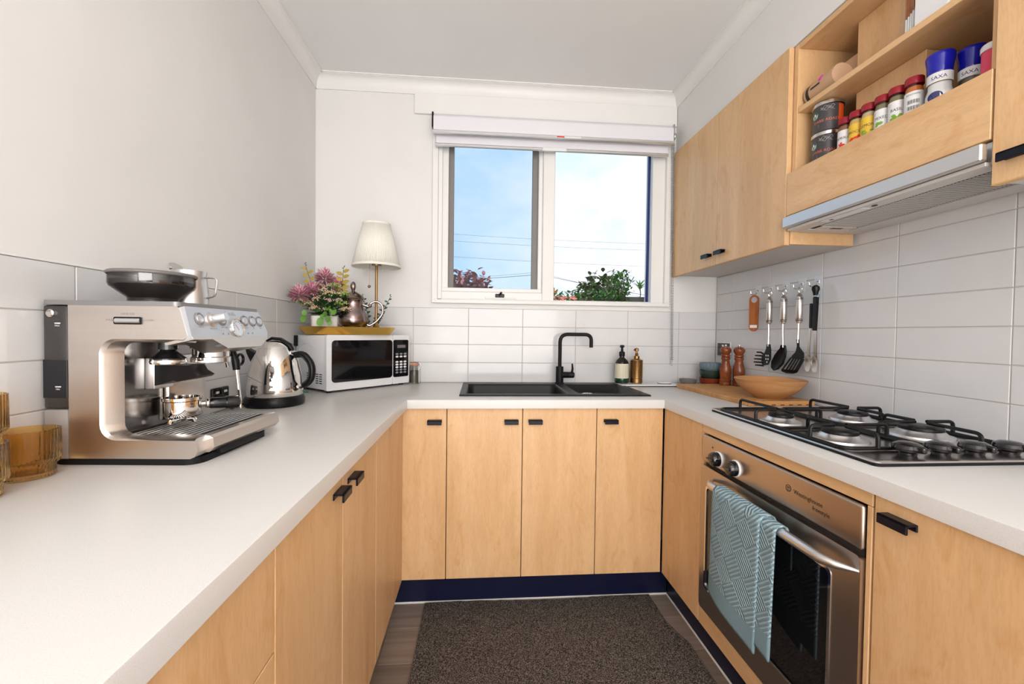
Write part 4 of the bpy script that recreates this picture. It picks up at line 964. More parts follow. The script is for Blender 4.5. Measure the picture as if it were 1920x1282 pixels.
# flower pot
fpW = Vector((-.738, 2.058, TZ))
fp = thing('flower_planter', 'square white ceramic planter with pink and green flowers', 'planter', fpW, MA-.45)
b = N(); rings = []
for w, z in ((.052, 0), (.055, .003), (.060, .079), (.059, .082), (.055, .081), (.050, .012)): rings.append([b.verts.new((x, y, z)) for x, y in rrect(-w, -w*.8, w, w*.8, .012)])
for A, B_ in zip(rings[:-1], rings[1:]):
    for i in range(len(A)): b.faces.new([A[i], A[(i+1) % len(A)], B_[(i+1) % len(A)], B_[i]])
b.faces.new(rings[0][::-1]); b.faces.new(rings[-1]); O('pot', b, 'pot_ceramic', fp)
PIV = Matrix.Rotation(-(MA-.45), 4, 'Z')       # plant parts are laid out along world axes
def chrys(c, r, n=130):
    """pompon bloom with curled petals"""
    b = N(); b2_ = N(); c = PIV @ Vector(c)
    st = N(); tube(st, [PIV @ Vector((0, 0, .06)), c*.55+Vector((0, 0, .035)), c], .0022, 5)
    o = O('stem', st, 'stem_green', fp)
    for k in range(n):
        z = 1-1.8*(k+.5)/n; a = k*2.39996; q = math.sqrt(max(0, 1-z*z)); d = Vector((q*math.cos(a), q*math.sin(a), z))
        leaf(b if k % 2 else b2_, c+d*r*random.uniform(.2, .4), d+Vector((random.uniform(-.25, .25), random.uniform(-.25, .25), .1)), r*random.uniform(.5, .75), r*.17, droop=-.2, cup=.35)
    f1 = O('bloom', b, 'petal_pink', fp, recalc=False); O('petal_tips', b2_, 'petal_pale', f1, recalc=False)
for c, r in (((-.070, -.105, .170), .054), ((-.035, -.060, .195), .044), ((.0, .0, .262), .052), ((.050, .03, .235), .042), ((-.025, .0, .215), .034), ((.03, .0, .205), .036)): chrys(c, r, 190 if r > .04 else 130)
def cluster(c, r, m1, m2, n=60):
    c = (c[0], c[1]*.8, c[2]+.022)
    b = N(); b2_ = N(); s = N(); c = PIV @ Vector(c); base = PIV @ Vector((0, 0, .06))
    tube(s, [base, (base+c)/2+Vector((0, 0, .02)), c], .0022, 5)
    for k in range(n):
        a = random.uniform(0, 2*PI); q = math.sqrt(random.random()); p = c+Vector((r*q*math.cos(a), r*q*math.sin(a), r*.55*math.sqrt(1-q*q)+random.uniform(-.2, .1)*r))
        ball(b if random.random() < .6 else b2_, p, random.uniform(.0022, .0040), 1)
        if k % 4 == 0: tube(s, [c-Vector((0, 0, r*.3)), p], .0010, 4)
    o = O('flower_head', b, m1, fp); O('buds', b2_, m2, o); O('head_stems', s, 'leaf_green', o)
for c, r, m1, m2 in (((-.055, -.055, .150), .040, 'leaf_bright', 'bud_cream'), ((.005, -.075, .125), .042, 'bud_pink', 'bud_cream'), ((.05, -.06, .150), .042, 'bud_pink', 'bud_cream'), ((.09, -.05, .110), .034, 'bud_cream', 'leaf_bright'), ((-.02, -.03, .190), .034, 'bud_cream', 'bud_pink'), ((.045, -.01, .195), .034, 'bud_cream', 'leaf_bright'), ((-.07, -.09, .120), .036, 'leaf_bright', 'bud_cream'), ((.10, -.03, .155), .030, 'leaf_bright', 'bud_cream'), ((-.01, -.085, .085), .034, 'bud_pink', 'bud_cream'), ((.02, -.06, .165), .038, 'bud_pink', 'bud_cream'), ((-.06, -.02, .175), .036, 'leaf_bright', 'bud_cream'), ((.07, -.07, .120), .036, 'bud_pink', 'leaf_bright'), ((-.045, -.08, .105), .036, 'bud_cream', 'bud_pink'), ((.115, -.05, .085), .030, 'bud_pink', 'bud_cream')): cluster(c, r, m1, m2, 95)
def roundleaf(c, d, r, m):
    r *= .8; c = (c[0], c[1], c[2]+.018)
    b = N(); c = PIV @ Vector(c); d = (PIV.to_3x3() @ Vector(d)).normalized(); s = d.cross(Vector((.1, .2, 1))).normalized(); t_ = s.cross(d)
    vs_ = [b.verts.new(c+(s*math.cos(2*PI*i/12)+t_*math.sin(2*PI*i/12))*r*(1-.12*math.cos(4*PI*i/12))) for i in range(12)]; ce = b.verts.new(c-d*r*.18)
    for i in range(12): b.faces.new([vs_[i], vs_[(i+1) % 12], ce])
    O('leaf', b, m, fp, recalc=False)
for c, d, r, m in (((.012, -.088, .035), (.1, -1, .25), .022, 'leaf_bright'), ((.045, -.085, .048), (.2, -1, .35), .017, 'leaf_green'), ((.052, -.082, .032), (.3, -1, .1), .015, 'leaf_bright'), ((.062, -.07, .085), (.3, -1, .4), .023, 'leaf_bright'), ((.03, -.08, .070), (-.2, -1, .3), .016, 'leaf_green'), ((.020, -.088, .060), (0, -1, .5), .012, 'leaf_bright'), ((-.070, -.07, .048), (-.2, -1, .2), .020, 'leaf_bright'), ((-.062, -.075, .075), (.3, -1, .3), .016, 'leaf_bright'), ((.035, -.06, .105), (0, -1, .3), .022, 'leaf_green'), ((.0, -.05, .115), (-.3, -1, .4), .020, 'leaf_green')): roundleaf(c, d, r, m)
b = N()
for k in range(170):
    a = random.uniform(-PI, PI); e = random.uniform(.2, 1.75); d = PIV.to_3x3() @ Vector((math.cos(a)*math.sin(e)*(.62 if math.cos(a) < 0 else .9), math.sin(a)*math.sin(e)*.7-.15, math.cos(e)*.8+.12))
    leaf(b, (PIV @ Vector((.01, -.01, .085)))+d*random.uniform(.02, .115), d, random.uniform(.035, .06), random.uniform(.016, .026))
O('dark_foliage', b, 'leaf_dark', fp, recalc=False, kind='stuff')
def euc(root, tip, m, lw, parent, piv, n=9):
    s = N(); root = piv @ Vector(root); tip = piv @ Vector(tip); mid = (root+tip)/2+piv.to_3x3() @ Vector((.006, .01, 0)); tube(s, [root, mid, tip], [.002, .0016, .001], 5); so = O('sprig_stem', s, 'leaf_dark', parent)
    ball_ = N()
    for q in range(3): ball(ball_, tip+Vector((random.uniform(-.004, .004), 0, q*.005)), .0028, 1)
    O('sprig_buds', ball_, 'leaf_dark', so)
    for k in range(n):
        t_ = .35+.62*k/n; p = root*(1-t_)**2+mid*2*t_*(1-t_)+tip*t_*t_; sgn = 1 if k % 2 else -1
        b = N(); d = piv.to_3x3() @ Vector((sgn*1.0, -.25, .45)); leaf(b, p, d, lw*(1.25-.5*t_), lw*.62*(1.25-.5*t_), up=piv.to_3x3() @ Vector((0, -1, .2))); O('sprig_leaf', b, m, so, recalc=False)
euc((-.04, .0, .10), (-.068, -.05, .315), 'leaf_ochre', .034, fp, PIV); euc((.05, .02, .10), (.088, .0, .312), 'leaf_ochre', .040, fp, PIV, 10)
# silver teapot
tpot = thing('teapot', 'tarnished silver coffee pot with scrolled handle on the gold tray', 'teapot', (-.606, 2.062, TZ+.001), .15); tpot.scale = (1.24,)*3
b = N(); lathe(b, [(.030, .016), (.044, .022), (.056, .040), (.056, .058), (.046, .082), (.037, .104), (.036, .122), (.041, .132), (.043, .134), (.040, .136)], 40); O('pot_body', b, 'silver_aged', tpot)
b = N(); lathe(b, [(.042, .135), (.040, .139), (.026, .152), (.012, .160), (.006, .164), (0, .165)], 32); pl_ = O('lid', b, 'silver_aged', tpot)
b = N(); lathe(b, [(.004, .163), (.007, .168), (.011, .180), (.009, .192), (.003, .199), (0, .2)], 14); O('finial', b, 'silver_aged', pl_)
b = N(); tube(b, arc([(.036, 0, .112), (.060, 0, .104), (.064, 0, .118), (.085, 0, .128), (.108, 0, .115), (.112, 0, .080), (.085, 0, .045), (.060, 0, .030), (.050, 0, .036)], .02, 4), .0044, 10); ball(b, (.062, 0, .108), .0075, 2); O('handle', b, 'silver_aged', tpot)
b = N(); tube(b, arc([(-.048, 0, .045), (-.080, 0, .060), (-.085, 0, .110), (-.108, 0, .128)], .03), [.014]+[.012]*6+[.009]*8+[.007]*6+[.008] if False else .010, 10); O('spout', b, 'silver_aged', tpot)
for k in range(4):
    a = PI/4+k*PI/2; b = N(); tube(b, [(.040*math.cos(a), .040*math.sin(a), .026), (.052*math.cos(a), .052*math.sin(a), .012), (.050*math.cos(a), .050*math.sin(a), .002)], [.008, .006, .008], 10); O('foot', b, 'silver_aged', tpot)
# eucalyptus cuttings behind the pot (they share the tray)
eu = thing('eucalyptus_cutting', 'dark green eucalyptus sprigs in a small glass behind the teapot', 'plant', (-.548, 2.140, TZ))
b = N(); lathe(b, [(0, 0), (.014, 0), (.015, .003), (.014, .045), (.0125, .045), (.0135, .004), (0, .003)], 20); O('bud_vase', b, 'clear_glass', eu)
for rt, tipp in (((0, 0, .01), (.105, -.02, .185)), ((0, 0, .01), (-.035, .0, .185)), ((0, 0, .01), (.07, -.03, .105)), ((.0, .0, .02), (-.045, .0, .105))): euc(rt, tipp, 'leaf_blue', .020, eu, Matrix.Identity(4), 10)
# lamp
lp = thing('table_lamp', 'slim brass table lamp with pleated cream shade on the gold tray', 'lamp', (-.512, 2.122, TZ))
b = N(); lathe(b, [(0, 0), (.062, 0), (.063, .003), (.050, .012), (.022, .028), (.012, .042), (.010, .052), (0, .054)], 36); O('base', b, 'brass_aged', lp)
b = N(); lathe(b, [(.0075, .050), (.0065, .10), (.0065, .348), (0, .348)], 16); O('pole', b, 'brass_aged', lp)
b = N(); lathe(b, [(0, .336), (.022, .336), (.023, .340), (.023, .364), (.016, .368), (0, .369)], 24); O('lamp_holder', b, 'brass_aged', lp)
b = N(); lathe(b, [(.115, .330), (.066, .540), (.0645, .540), (.1135, .330)], 288, rf=lambda q, z: 1+.012*math.cos(2*PI*q*72), closed=True); so = O('shade', b, 'shade_fabric', lp, ang=2)
b = N(); lathe(b, [(.1155, .328), (.1175, .330), (.1145, .340), (.113, .330)], 60, closed=True); O('shade_hem', b, 'shade_fabric', so)
b = N(); lathe(b, [(.0675, .533), (.068, .542), (.0645, .543), (.064, .534)], 60, closed=True); O('shade_hem', b, 'shade_fabric', so)
b = N(); tube(b, [(-.030, -.012, .343), (-.031, -.014, .238)], .0009, 5); pc = O('pull_chain', b, 'brass', lp)
b = N(); ball(b, (-.031, -.014, .232), .0075, 2); O('pull_bead', b, 'brass_aged', pc)
# ================================================================ BENCH BESIDE THE SINK
ms = thing('marble_tray', 'thin white stone tray with dark edge right of the sink', 'tray', (.905, 2.20, .9))
b = N(); box(b, (-.150, -.052, .0), (.165, .062, .004), .001); O('tray_base', b, 'black_matt', ms)
b = N(); box(b, (-.155, -.056, .004), (.170, .066, .012), .002); O('tray_slab', b, 'marble_white', ms)
SZ = .9122
sb = thing('soap_bottle', 'dark pump soap bottle with cream label on the stone tray', 'bottle', (.777, 2.225, SZ), -.30)
b = N(); lathe(b, [(0, 0), (.034, 0), (.037, .004), (.037, .105), (.030, .124), (.016, .136), (.013, .140), (.013, .148), (0, .148)], 36); O('bottle', b, 'soap_amber', sb)
b = N(); lathe(b, [(.0372, .006), (.0376, .008), (.0376, .024), (.0372, .026)], 36); O('green_band', b, 'soap_green', sb)
b = N(); cyl_patch(b, .0376, -1.35, 1.35, .027, .106, 24); lb = O('paper_label', b, 'soap_label', sb)
b = N()
for i in range(5): cyl_poly(b, .0379, [(.004, .088-i*.008), (.020, .088-i*.008), (.020, .0905-i*.008), (.004, .0905-i*.008)])
for i in range(3): cyl_poly(b, .0379, [(.004, .046-i*.006), (.020, .046-i*.006), (.020, .048-i*.006), (.004, .048-i*.006)])
cyl_poly(b, .0379, [(-.032, .100), (-.024, .100), (-.024, .103), (-.032, .103)]); O('label_print', b, 'ink_grey', lb, recalc=False)
b = N(); lathe(b, [(.015, .146), (.0155, .149), (.0155, .166), (.013, .170), (.007, .172), (.006, .192), (.011, .194), (.012, .198), (.011, .206), (0, .207)], 24); box(b, (-.010, -.026, .196), (.010, .0, .206), .003, 2); O('pump', b, 'black_matt', sb)
bd = thing('soap_dispenser', 'dimpled aged brass soap dispenser on the stone tray', 'dispenser', (.858, 2.222, SZ), .5)
def dim(q, z): return 1
b = N(); lathe(b, [(0, 0), (.031, 0), (.033, .003), (.0325, .024), (.031, .026), (.0325, .028), (.0325, .118), (.034, .122), (.032, .127), (.018, .131), (.016, .134), (0, .134)], 40); br = O('dispenser_body', b, 'brass_aged', bd)
b = N()
for r_ in range(11):
    for c_ in range(22):
        a = 2*PI*(c_+.5*(r_ % 2))/22; ball(b, (.0322*math.sin(a), -.0322*math.cos(a), .034+r_*.0078), .0022, 0)
O('dimples', b, 'brass', br, kind='stuff')
b = N(); lathe(b, [(.0155, .132), (.0155, .147), (.007, .150), (.010, .158), (.006, .164), (.006, .172), (.010, .174), (.010, .188), (.006, .191), (0, .191)], 24); tube(b, arc([(0, 0, .184), (-.020, -.004, .186), (-.026, -.005, .178)], .008), .0042, 10); O('pump', b, 'brass_aged', bd)
so_ = thing('soap_rest', 'flat round white soap rest on the stone tray', 'soap dish', (1.012, 2.21, SZ))
b = N(); lathe(b, [(0, 0), (.036, 0), (.037, .0022)], 36); O('dark_base', b, 'black_matt', so_)
b = N(); lathe(b, [(.037, .002), (.0385, .004), (.036, .007), (.02, .0075), (0, .0065)], 36); O('dish_top', b, 'enamel_white', so_)
def bowl_(name, label, loc, prof, m, cat='bowl', group=None, rf=None, seg=40):
    b = N(); lathe(b, prof, seg, rf=rf); return tag(O(name, b, m, None, loc), label, cat, group)
bowl_('pinch_bowl', 'small speckled grey pinch bowl near the bench corner', (1.138, 2.195, .9002), [(0, 0), (.026, 0), (.030, .003), (.043, .022), (.046, .038), (.0435, .038), (.040, .023), (.026, .008), (0, .007)], 'grey_glaze')
def cup(name, label, z, m, ribs=False):
    p = [(0, 0), (.040, 0), (.044, .003), (.054, .014), (.0575, .028), (.0585, .046), (.0565, .046), (.0555, .030), (.051, .018), (.038, .008), (0, .007)]
    return bowl_(name, label, (1.262, 2.185, z), p, m, 'bowl', 'stacked bowls in the corner', (lambda q, zz: 1+.022*math.cos(2*PI*q*44) if .012 < zz < .044 else 1) if ribs else None, 176 if ribs else 40)
cup('ceramic_bowl', 'rust red glazed bowl at the bottom of the stack of three', .9002, 'red_glaze'); cup('ceramic_bowl', 'dark green glazed bowl in the middle of the stack of three', .9412, 'green_glaze'); cup('ceramic_bowl', 'blue grey ribbed bowl on top of the stack of three', .9822, 'blue_glaze', True)
# chopping board
CB = thing('chopping_board', 'laminated timber chopping board with slotted end beside the hob', 'chopping board', (1.19, 1.852, .9002), .03)
n_ = 8; bw = .285/n_
stm = N(); box(stm, (-bw/2+.0002, -.262, 0), (bw/2-.0002, .275, .020), .0015); stm = mesh_of('strip', stm); stm.materials.append(M_['board_strip'])
for i in range(n_): O('strip', stm, None, CB, (-.1425+bw*(i+.5), 0, 0))
b = N(); box(b, (-.1425, -.290, 0), (.1425, -.2625, .020), .002); bc = O('end_cap', b, 'board_strip', CB)
b = N()
for i in range(7): box(b, (-.118+.037*i, -.2905, .003), (-.101+.037*i, -.280, .007)); box(b, (-.116+.037*i, -.283, .0195), (-.104+.037*i, -.279, .0203))
O('slots', b, 'mill_wood', bc)
BZ = .9204
bowl_('salad_bowl', 'shallow turned timber salad bowl on the chopping board', (1.212, 1.655, BZ), [(0, 0), (.055, 0), (.058, .003), (.093, .025), (.122, .056), (.133, .077), (.130, .079), (.126, .077), (.115, .056), (.087, .030), (.052, .014), (0, .012)], 'bowl_wood', seg=64)
def mill(label, x, y):
    t = thing('pepper_mill', label, 'pepper mill', (x, y, BZ), random.uniform(0, 6), 'turned wooden mills')
    b = N(); lathe(b, [(0, 0), (.0285, 0), (.029, .004), (.027, .016), (.0285, .019), (.0285, .028), (.025, .032), (.0265, .036), (.0265, .050), (.028, .066), (.028, .085), (.021, .112), (.018, .128), (.0215, .137), (.0215, .142), (.019, .146), (0, .147)], 32); O('mill_body', b, 'mill_wood', t)
    b = N(); lathe(b, [(.019, .147), (.0225, .150), (.0225, .155), (.018, .160), (.021, .164), (.0265, .175), (.0265, .186), (.020, .196), (.009, .200), (0, .2005)], 32); h = O('mill_head', b, 'mill_wood', t)
    b = N(); lathe(b, [(.004, .200), (.0055, .203), (.005, .209), (0, .210)], 14); O('mill_nut', b, 'chrome', h)
mill('turned wooden mill standing further back by the black socket', 1.276, 2.075); mill('turned wooden mill standing in front and right of its twin', 1.324, 2.036)
ps = thing('power_socket', 'black glass power socket on the right wall behind the mills', 'power socket', (R, 2.222, 1.100))
b = N(); box(b, (-.008, -.062, -.040), (.0, .062, .040), .003); O('frame', b, 'enamel_white', ps)
b = N(); box(b, (-.0105, -.057, -.035), (-.008, .057, .035), .001); O('face_plate', b, 'black_gloss', ps)
b = N(); box(b, (-.013, -.006, .016), (-.0105, .012, .026), .001); O('switch', b, 'white_plastic', ps)

# ---- hooks and utensils on the right wall
XU = 1.325
def hook(label, y):
    t = thing('adhesive_hook', label, 'hook', (R, y, 1.395), 0, 'clear adhesive hooks')
    b = N(); box(b, (-.0025, -.021, -.030), (-.0003, .021, .030), .001); O('backing', b, 'hook_clear', t)
    b = N(); tube(b, arc([(-.003, 0, .006), (-.008, 0, .004), (-.010, 0, -.012), (-.024, 0, -.018), (-.040, .0, -.014), (-.042, 0, .0)], .008), .0022, 8); box(b, (-.0045, -.008, -.004), (-.0022, .008, .012), .001); O('hook_wire', b, 'nickel', t)
mat('hook_clear', (.75, .75, .76), .08, spec=.6)
HK = [1.952, 1.860, 1.766, 1.673, 1.588]
for y, s in zip(HK, ('holding the bottle opener', 'holding the pasta server', 'holding the black spoon', 'holding the slotted turner', 'holding the tongs')): hook('clear adhesive wall hook '+s, y)
# bottle opener
bo = thing('bottle_opener', 'flat wooden bar bottle opener hanging on the first hook', 'bottle opener', (1.326, 1.932, 1.2), .55)
b = N(); pr = [(.023*math.cos(a), .152+.023*math.sin(a)) for a in [PI*k/10 for k in range(11)]] + [(-.021*math.cos(a), .020-.021*math.sin(a)) for a in [PI*k/10 for k in range(11)]]
hole = [(.0145*math.cos(2*PI*(k+.0)/22), .152+.0145*math.sin(2*PI*k/22)) for k in range(22)]
V1 = []
for h in (-.002, .002):
    o_ = [b.verts.new((h, y, z)) for y, z in pr]; i_ = [b.verts.new((h, y, z)) for y, z in hole]; V1.append((o_, i_))
# bridge outline to ring: top half ring to the upper outline, lower half to the rest
for o_, i_ in V1:
    n = 22
    for k in range(10): b.faces.new([o_[k], o_[k+1], i_[k+1], i_[k]])
    b.faces.new([i_[10]] + [o_[10]] + [o_[11+0]] + [o_[21]] + [o_[0]] + [i_[0]] + i_[21:10:-1])
    b.faces.new(o_[11:22])
for k in range(22):
    b.faces.new([V1[0][0][k], V1[0][0][(k+1) % 22], V1[1][0][(k+1) % 22], V1[1][0][k]]); b.faces.new([V1[0][1][k], V1[0][1][(k+1) % 22], V1[1][1][(k+1) % 22], V1[1][1][k]])
O('bar', b, 'opener_wood', bo, smooth=False)
b = N(); box(b, (-.0026, -.016, .016), (-.002, .016, .030), .0002); O('opener_slot', b, 'enamel_white', bo)
# three steel handled tools
def tool(name, label, y, dz=0):
    t = thing(name, label, 'utensil', (XU, y, 1.035), 0, 'steel handled utensils')
    def zz(z): return z-1.035
    b = N(); tube(b, [(.002+.009*math.cos(a), .009*math.sin(a)*.3, zz(1.370)+.012*math.sin(a)) for a in [2*PI*k/14 for k in range(14)]], .0016, 6, closed=True); O('hanging_ring', b, 'chrome', t)
    b = N(); lathe(b, [(0, zz(1.232)), (.008, zz(1.232)), (.0125, zz(1.240)), (.0125, zz(1.338)), (.009, zz(1.350)), (.004, zz(1.357)), (0, zz(1.358))], 20); hd_ = O('handle', b, 'steel_tool', t)
    b = N()
    for z in (1.243, 1.248, 1.330, 1.335): lathe(b, [(.0126, zz(z)), (.0131, zz(z+.0008)), (.0126, zz(z+.0018))], 20)
    O('handle_grooves', b, 'black_plastic', hd_)
    return t, zz
brushed('steel_tool', (.62, .58, .55), (200, 200, 4), .22)
def head(t, zz, y0, poly, slots=(), th=.0022, bend=.006, m='black_plastic', nm='head'):
    """flat nylon head with open slots (list of quads), slightly dished"""
    b = N(); prism(b, [(y-y0, zz(z)) for y, z in poly], -th, th, 'yz')
    return O(nm, b, m, t)
t, zz = tool('pasta_server', 'black toothed pasta server hanging second from the left', 1.823)
b = N(); tube(b, [(0, 0, zz(1.232)), (.001, -.001, zz(1.20)), (-.004, -.008, zz(1.130))], [.0052, .0048, .0055], 10, sy=.6); O('shank', b, 'steel_tool', t)
y0 = 1.823
b = N(); prism(b, [(y-y0, zz(z)) for y, z in [(1.823, 1.140), (1.803, 1.140), (1.797, 1.11), (1.797, 1.072), (1.815, 1.046), (1.845, 1.040), (1.858, 1.052), (1.856, 1.080), (1.836, 1.103), (1.828, 1.118)]], -.008, -.004, 'yz'); hs = O('head', b, 'black_plastic', t)
for yy, z in ((1.872, 1.101), (1.882, 1.085), (1.888, 1.069), (1.890, 1.054), (1.880, 1.040)):
    b = N(); a_ = Vector((-.006, 1.846-y0, zz(z-.008 if z > 1.09 else z))); tube(b, [a_, (-.010, (1.846+yy)/2-y0, zz(z)), (-.022, yy-y0, zz(z))], [.0045, .004, .003], 8); O('tooth', b, 'black_plastic', hs)
b = N()
for yy, z in ((1.812, 1.088), (1.826, 1.088), (1.812, 1.072), (1.826, 1.072), (1.819, 1.058)): lathe(b, [(.0042, 0), (0, .0002)], 12, M=Matrix.Translation((-.0082, yy-y0, zz(z))) @ Matrix.Rotation(-PI/2, 4, 'Y'))
O('drain_hole', b, 'tile_glaze', hs)
t, zz = tool('serving_spoon', 'solid black nylon spoon hanging between server and turner', 1.732); y0 = 1.732
b = N(); tube(b, [(0, 0, zz(1.232)), (.001, .001, zz(1.20)), (-.004, -.010, zz(1.128))], [.0052, .0048, .0055], 10, sy=.6); O('shank', b, 'steel_tool', t)
b = N(); rings = []
sp_ = [(1.735, 1.140), (1.711, 1.138), (1.704, 1.112), (1.708, 1.085), (1.722, 1.056), (1.750, 1.031), (1.778, 1.022), (1.794, 1.034), (1.792, 1.063), (1.772, 1.094), (1.752, 1.115), (1.738, 1.127)]
cy, cz = 1.748, 1.078
for s, x in ((1, -.004), (.97, -.008), (.75, .001), (.4, .006)): rings.append([b.verts.new((x, cy+(y-cy)*s-y0, zz(cz+(z-cz)*s))) for y, z in sp_])
rings2 = [[b.verts.new((v.co.x+.0025, v.co.y, v.co.z)) for v in rings[0]]] + [[b.verts.new((v.co.x+.003, v.co.y, v.co.z)) for v in r_] for r_ in rings[2:]]
for seq in (rings, rings2):
    for A, B_ in zip(seq[:-1], seq[1:]):
        for i in range(12): b.faces.new([A[i], A[(i+1) % 12], B_[(i+1) % 12], B_[i]])
    b.faces.new(seq[-1])
for i in range(12): b.faces.new([rings[0][i], rings[0][(i+1) % 12], rings2[0][(i+1) % 12], rings2[0][i]])
O('head', b, 'black_plastic', t)
t, zz = tool('slotted_turner', 'black slotted turner hanging fourth from the left', 1.642); y0 = 1.642
b = N(); tube(b, [(0, 0, zz(1.232)), (.001, .001, zz(1.20)), (-.004, -.004, zz(1.150))], [.0052, .0048, .0052], 10, sy=.6); O('shank', b, 'steel_tool', t)
b = N(); prism(b, [(y-y0, zz(z)) for y, z in [(1.646, 1.165), (1.634, 1.165), (1.632, 1.135), (1.606, 1.110), (1.605, 1.092), (1.612, 1.082), (1.668, 1.084), (1.672, 1.094), (1.650, 1.112), (1.643, 1.135)]], -.006, -.003, 'yz'); hs = O('head', b, 'black_plastic', t)
tl = [(1.672, 1.090), (1.660, 1.086), (1.646, 1.085), (1.632, 1.084), (1.618, 1.083), (1.606, 1.085)]; bl_ = [(1.726, 1.030), (1.706, 1.026), (1.690, 1.025), (1.673, 1.025), (1.656, 1.026), (1.642, 1.030)]
for k in range(6):
    w = .0045; b = N(); p0, p1 = tl[k], bl_[k]; prism(b, [(p0[0]+w-y0, zz(p0[1])), (p0[0]-w-y0, zz(p0[1])), (p1[0]-w-y0, zz(p1[1])), (p1[0]+w-y0, zz(p1[1]))], -.006, -.003, 'yz'); O('blade_bar', b, 'black_plastic', hs)
b = N(); prism(b, [(y-y0, zz(z)) for y, z in [(1.729, 1.034), (1.637, 1.036), (1.640, 1.026), (1.660, 1.020), (1.700, 1.018), (1.728, 1.024)]], -.006, -.003, 'yz'); O('blade_edge', b, 'black_plastic', hs)
# tongs
tg = thing('tongs', 'steel tongs with black grips hanging on the last hook', 'tongs', (XU, 1.560, 1.035))
def tongarm(pts, w0, w1, nm):
    b = N(); n = len(pts)
    L_ = [(p[0], p[1]-(w0+(w1-w0)*i/(n-1))*.5, p[2]) for i, p in enumerate(pts)]; R_ = [(p[0], p[1]+(w0+(w1-w0)*i/(n-1))*.5, p[2]) for i, p in enumerate(pts)]
    for dx in (0, .0015):
        for i in range(n-1): b.faces.new([b.verts.new((q[0]+dx, q[1], q[2])) for q in (L_[i], R_[i], R_[i+1], L_[i+1])])
    bmesh.ops.remove_doubles(b, verts=b.verts[:], dist=.00001); return O(nm, b, 'steel_tool', tg)
a1 = tongarm([(0, -.010, .310), (-.008, -.013, .165), (-.006, -.012, .08), (0, -.008, .055)], .014, .016, 'arm'); a2 = tongarm([(.006, .008, .305), (-.004, .020, .165), (-.004, .024, .08), (0, .026, .055)], .012, .014, 'arm')
for o_, cx, cz_ in ((a1, -.008, .030), (a2, .027, .030)):
    b = N(); t_ = N(); lathe(b, [(0, -.003), (.010, -.002), (.018, .002), (.019, .004), (.010, 0), (0, -.001)], 22, M=Matrix.Translation((0, cx, cz_+.004)) @ Matrix.Rotation(-PI/2, 4, 'Y') @ Matrix.Diagonal((1.75, 1, 1, 1))); t_.free(); O('scoop', b, 'steel_tool', o_)
b = N(); prism(b, rrect(-.019, .166, -.004, .300, .006), -.014, -.006, 'yz'); O('grip', b, 'black_plastic', a1)
b = N(); prism(b, rrect(.008, .175, .018, .275, .005), -.009, -.003, 'yz'); O('grip', b, 'black_plastic', a2)
b = N(); lathe(b, [(0, .305), (.008, .306), (.010, .318), (.014, .330), (.013, .340), (.006, .346), (0, .346)], 16); O('pull_lock', b, 'black_plastic', tg)

# ================================================================ ON THE SHELVES OVER THE HOOD
FZ = 1.7602
def spice(label, x, y, rz, title, fill, lab, art, barcode=False, sc=1):
    t = thing('spice_jar', label, 'spice jar', (x, y, FZ), rz, 'red capped spice jars'); r = .0198
    b = N(); lathe(b, [(0, 0), (.019, 0), (r, .003), (r, .080), (.018, .086), (.018, .090), (.0165, .090)], 28); O('jar_glass', b, 'jar_clear', t)
    b = N(); lathe(b, [(0, .004), (.0182, .004), (.0182, .076), (.016, .083), (0, .083)], 22); O('spice', b, fill, t, kind='stuff')
    b = N(); lathe(b, [(.0190, .088), (.0200, .089), (.0200, .105), (.0188, .108), (0, .108)], 28, rf=lambda q, z: 1+.012*math.cos(2*PI*q*14) if .0885 < z < .1055 else 1); O('cap', b, 'red_cap', t)
    b = N(); cyl_patch(b, r+.0004, -1.75, 1.75, .008, .068, 20); lb = O('paper_label', b, lab, t)
    rr_ = r+.0007
    b = N()
    if barcode:
        for k in range(14):
            x_ = -.012+k*.0018; w_ = .0011 if k % 3 else .0006
            for z0_, z1_ in ((.020, .030), (.036, .046)): cyl_poly(b, rr_, [(x_, z0_), (x_+w_, z0_), (x_+w_, z1_), (x_, z1_)])
        text(b, title, .0072, r=rr_, z=.060)
    else: text(b, title, .0112, r=rr_, z=.043)
    O('label_print', b, 'ink_black', lb, recalc=False)
    b = N(); n_ = 10
    if not barcode: cyl_poly(b, rr_, [(-.016, .054), (.014, .054), (.016, .062), (-.013, .062)])
    cyl_poly(b, rr_, [(-.02, .008), (.02, .008), (.02, .0125), (-.02, .0105)]); O('label_band', b, 'ink_red', lb, recalc=False)
    if art:
        b = N()
        for k in range(8):
            cx, cz_ = random.uniform(-.012, .012), random.uniform(.016, .029); q = random.uniform(.003, .0055)
            cyl_poly(b, rr_+.0002+k*.00003, [(cx+q*math.cos(2*PI*i/8), cz_+q*.8*math.sin(2*PI*i/8)) for i in range(8)])
        O('label_art', b, art, lb, recalc=False)
ra = -1.05
spice('red capped jar with tomato art, smallest beside the coffee tins', 1.150, 1.2535, ra-.2, 'PAPRIKA', 'spice_brown', 'label_white', 'veg_red')
spice('red capped jar reading MOROCCAN on the hood shelf', 1.150, 1.213, ra, 'MOROCCAN', 'spice_yellow', 'label_yellow', 'veg_red')
spice('red capped jar with yellow lemon label on the hood shelf', 1.150, 1.172, ra, 'LEMON', 'spice_cream', 'label_yellow', 'herb_green')
spice('red capped jar reading MIXED with green herb art', 1.150, 1.129, ra, 'MIXED', 'spice_herb', 'label_white', 'herb_green')
spice('red capped jar with basil leaf label on the hood shelf', 1.150, 1.088, ra+.12, 'BASIL', 'spice_herb', 'label_white', 'herb_green')
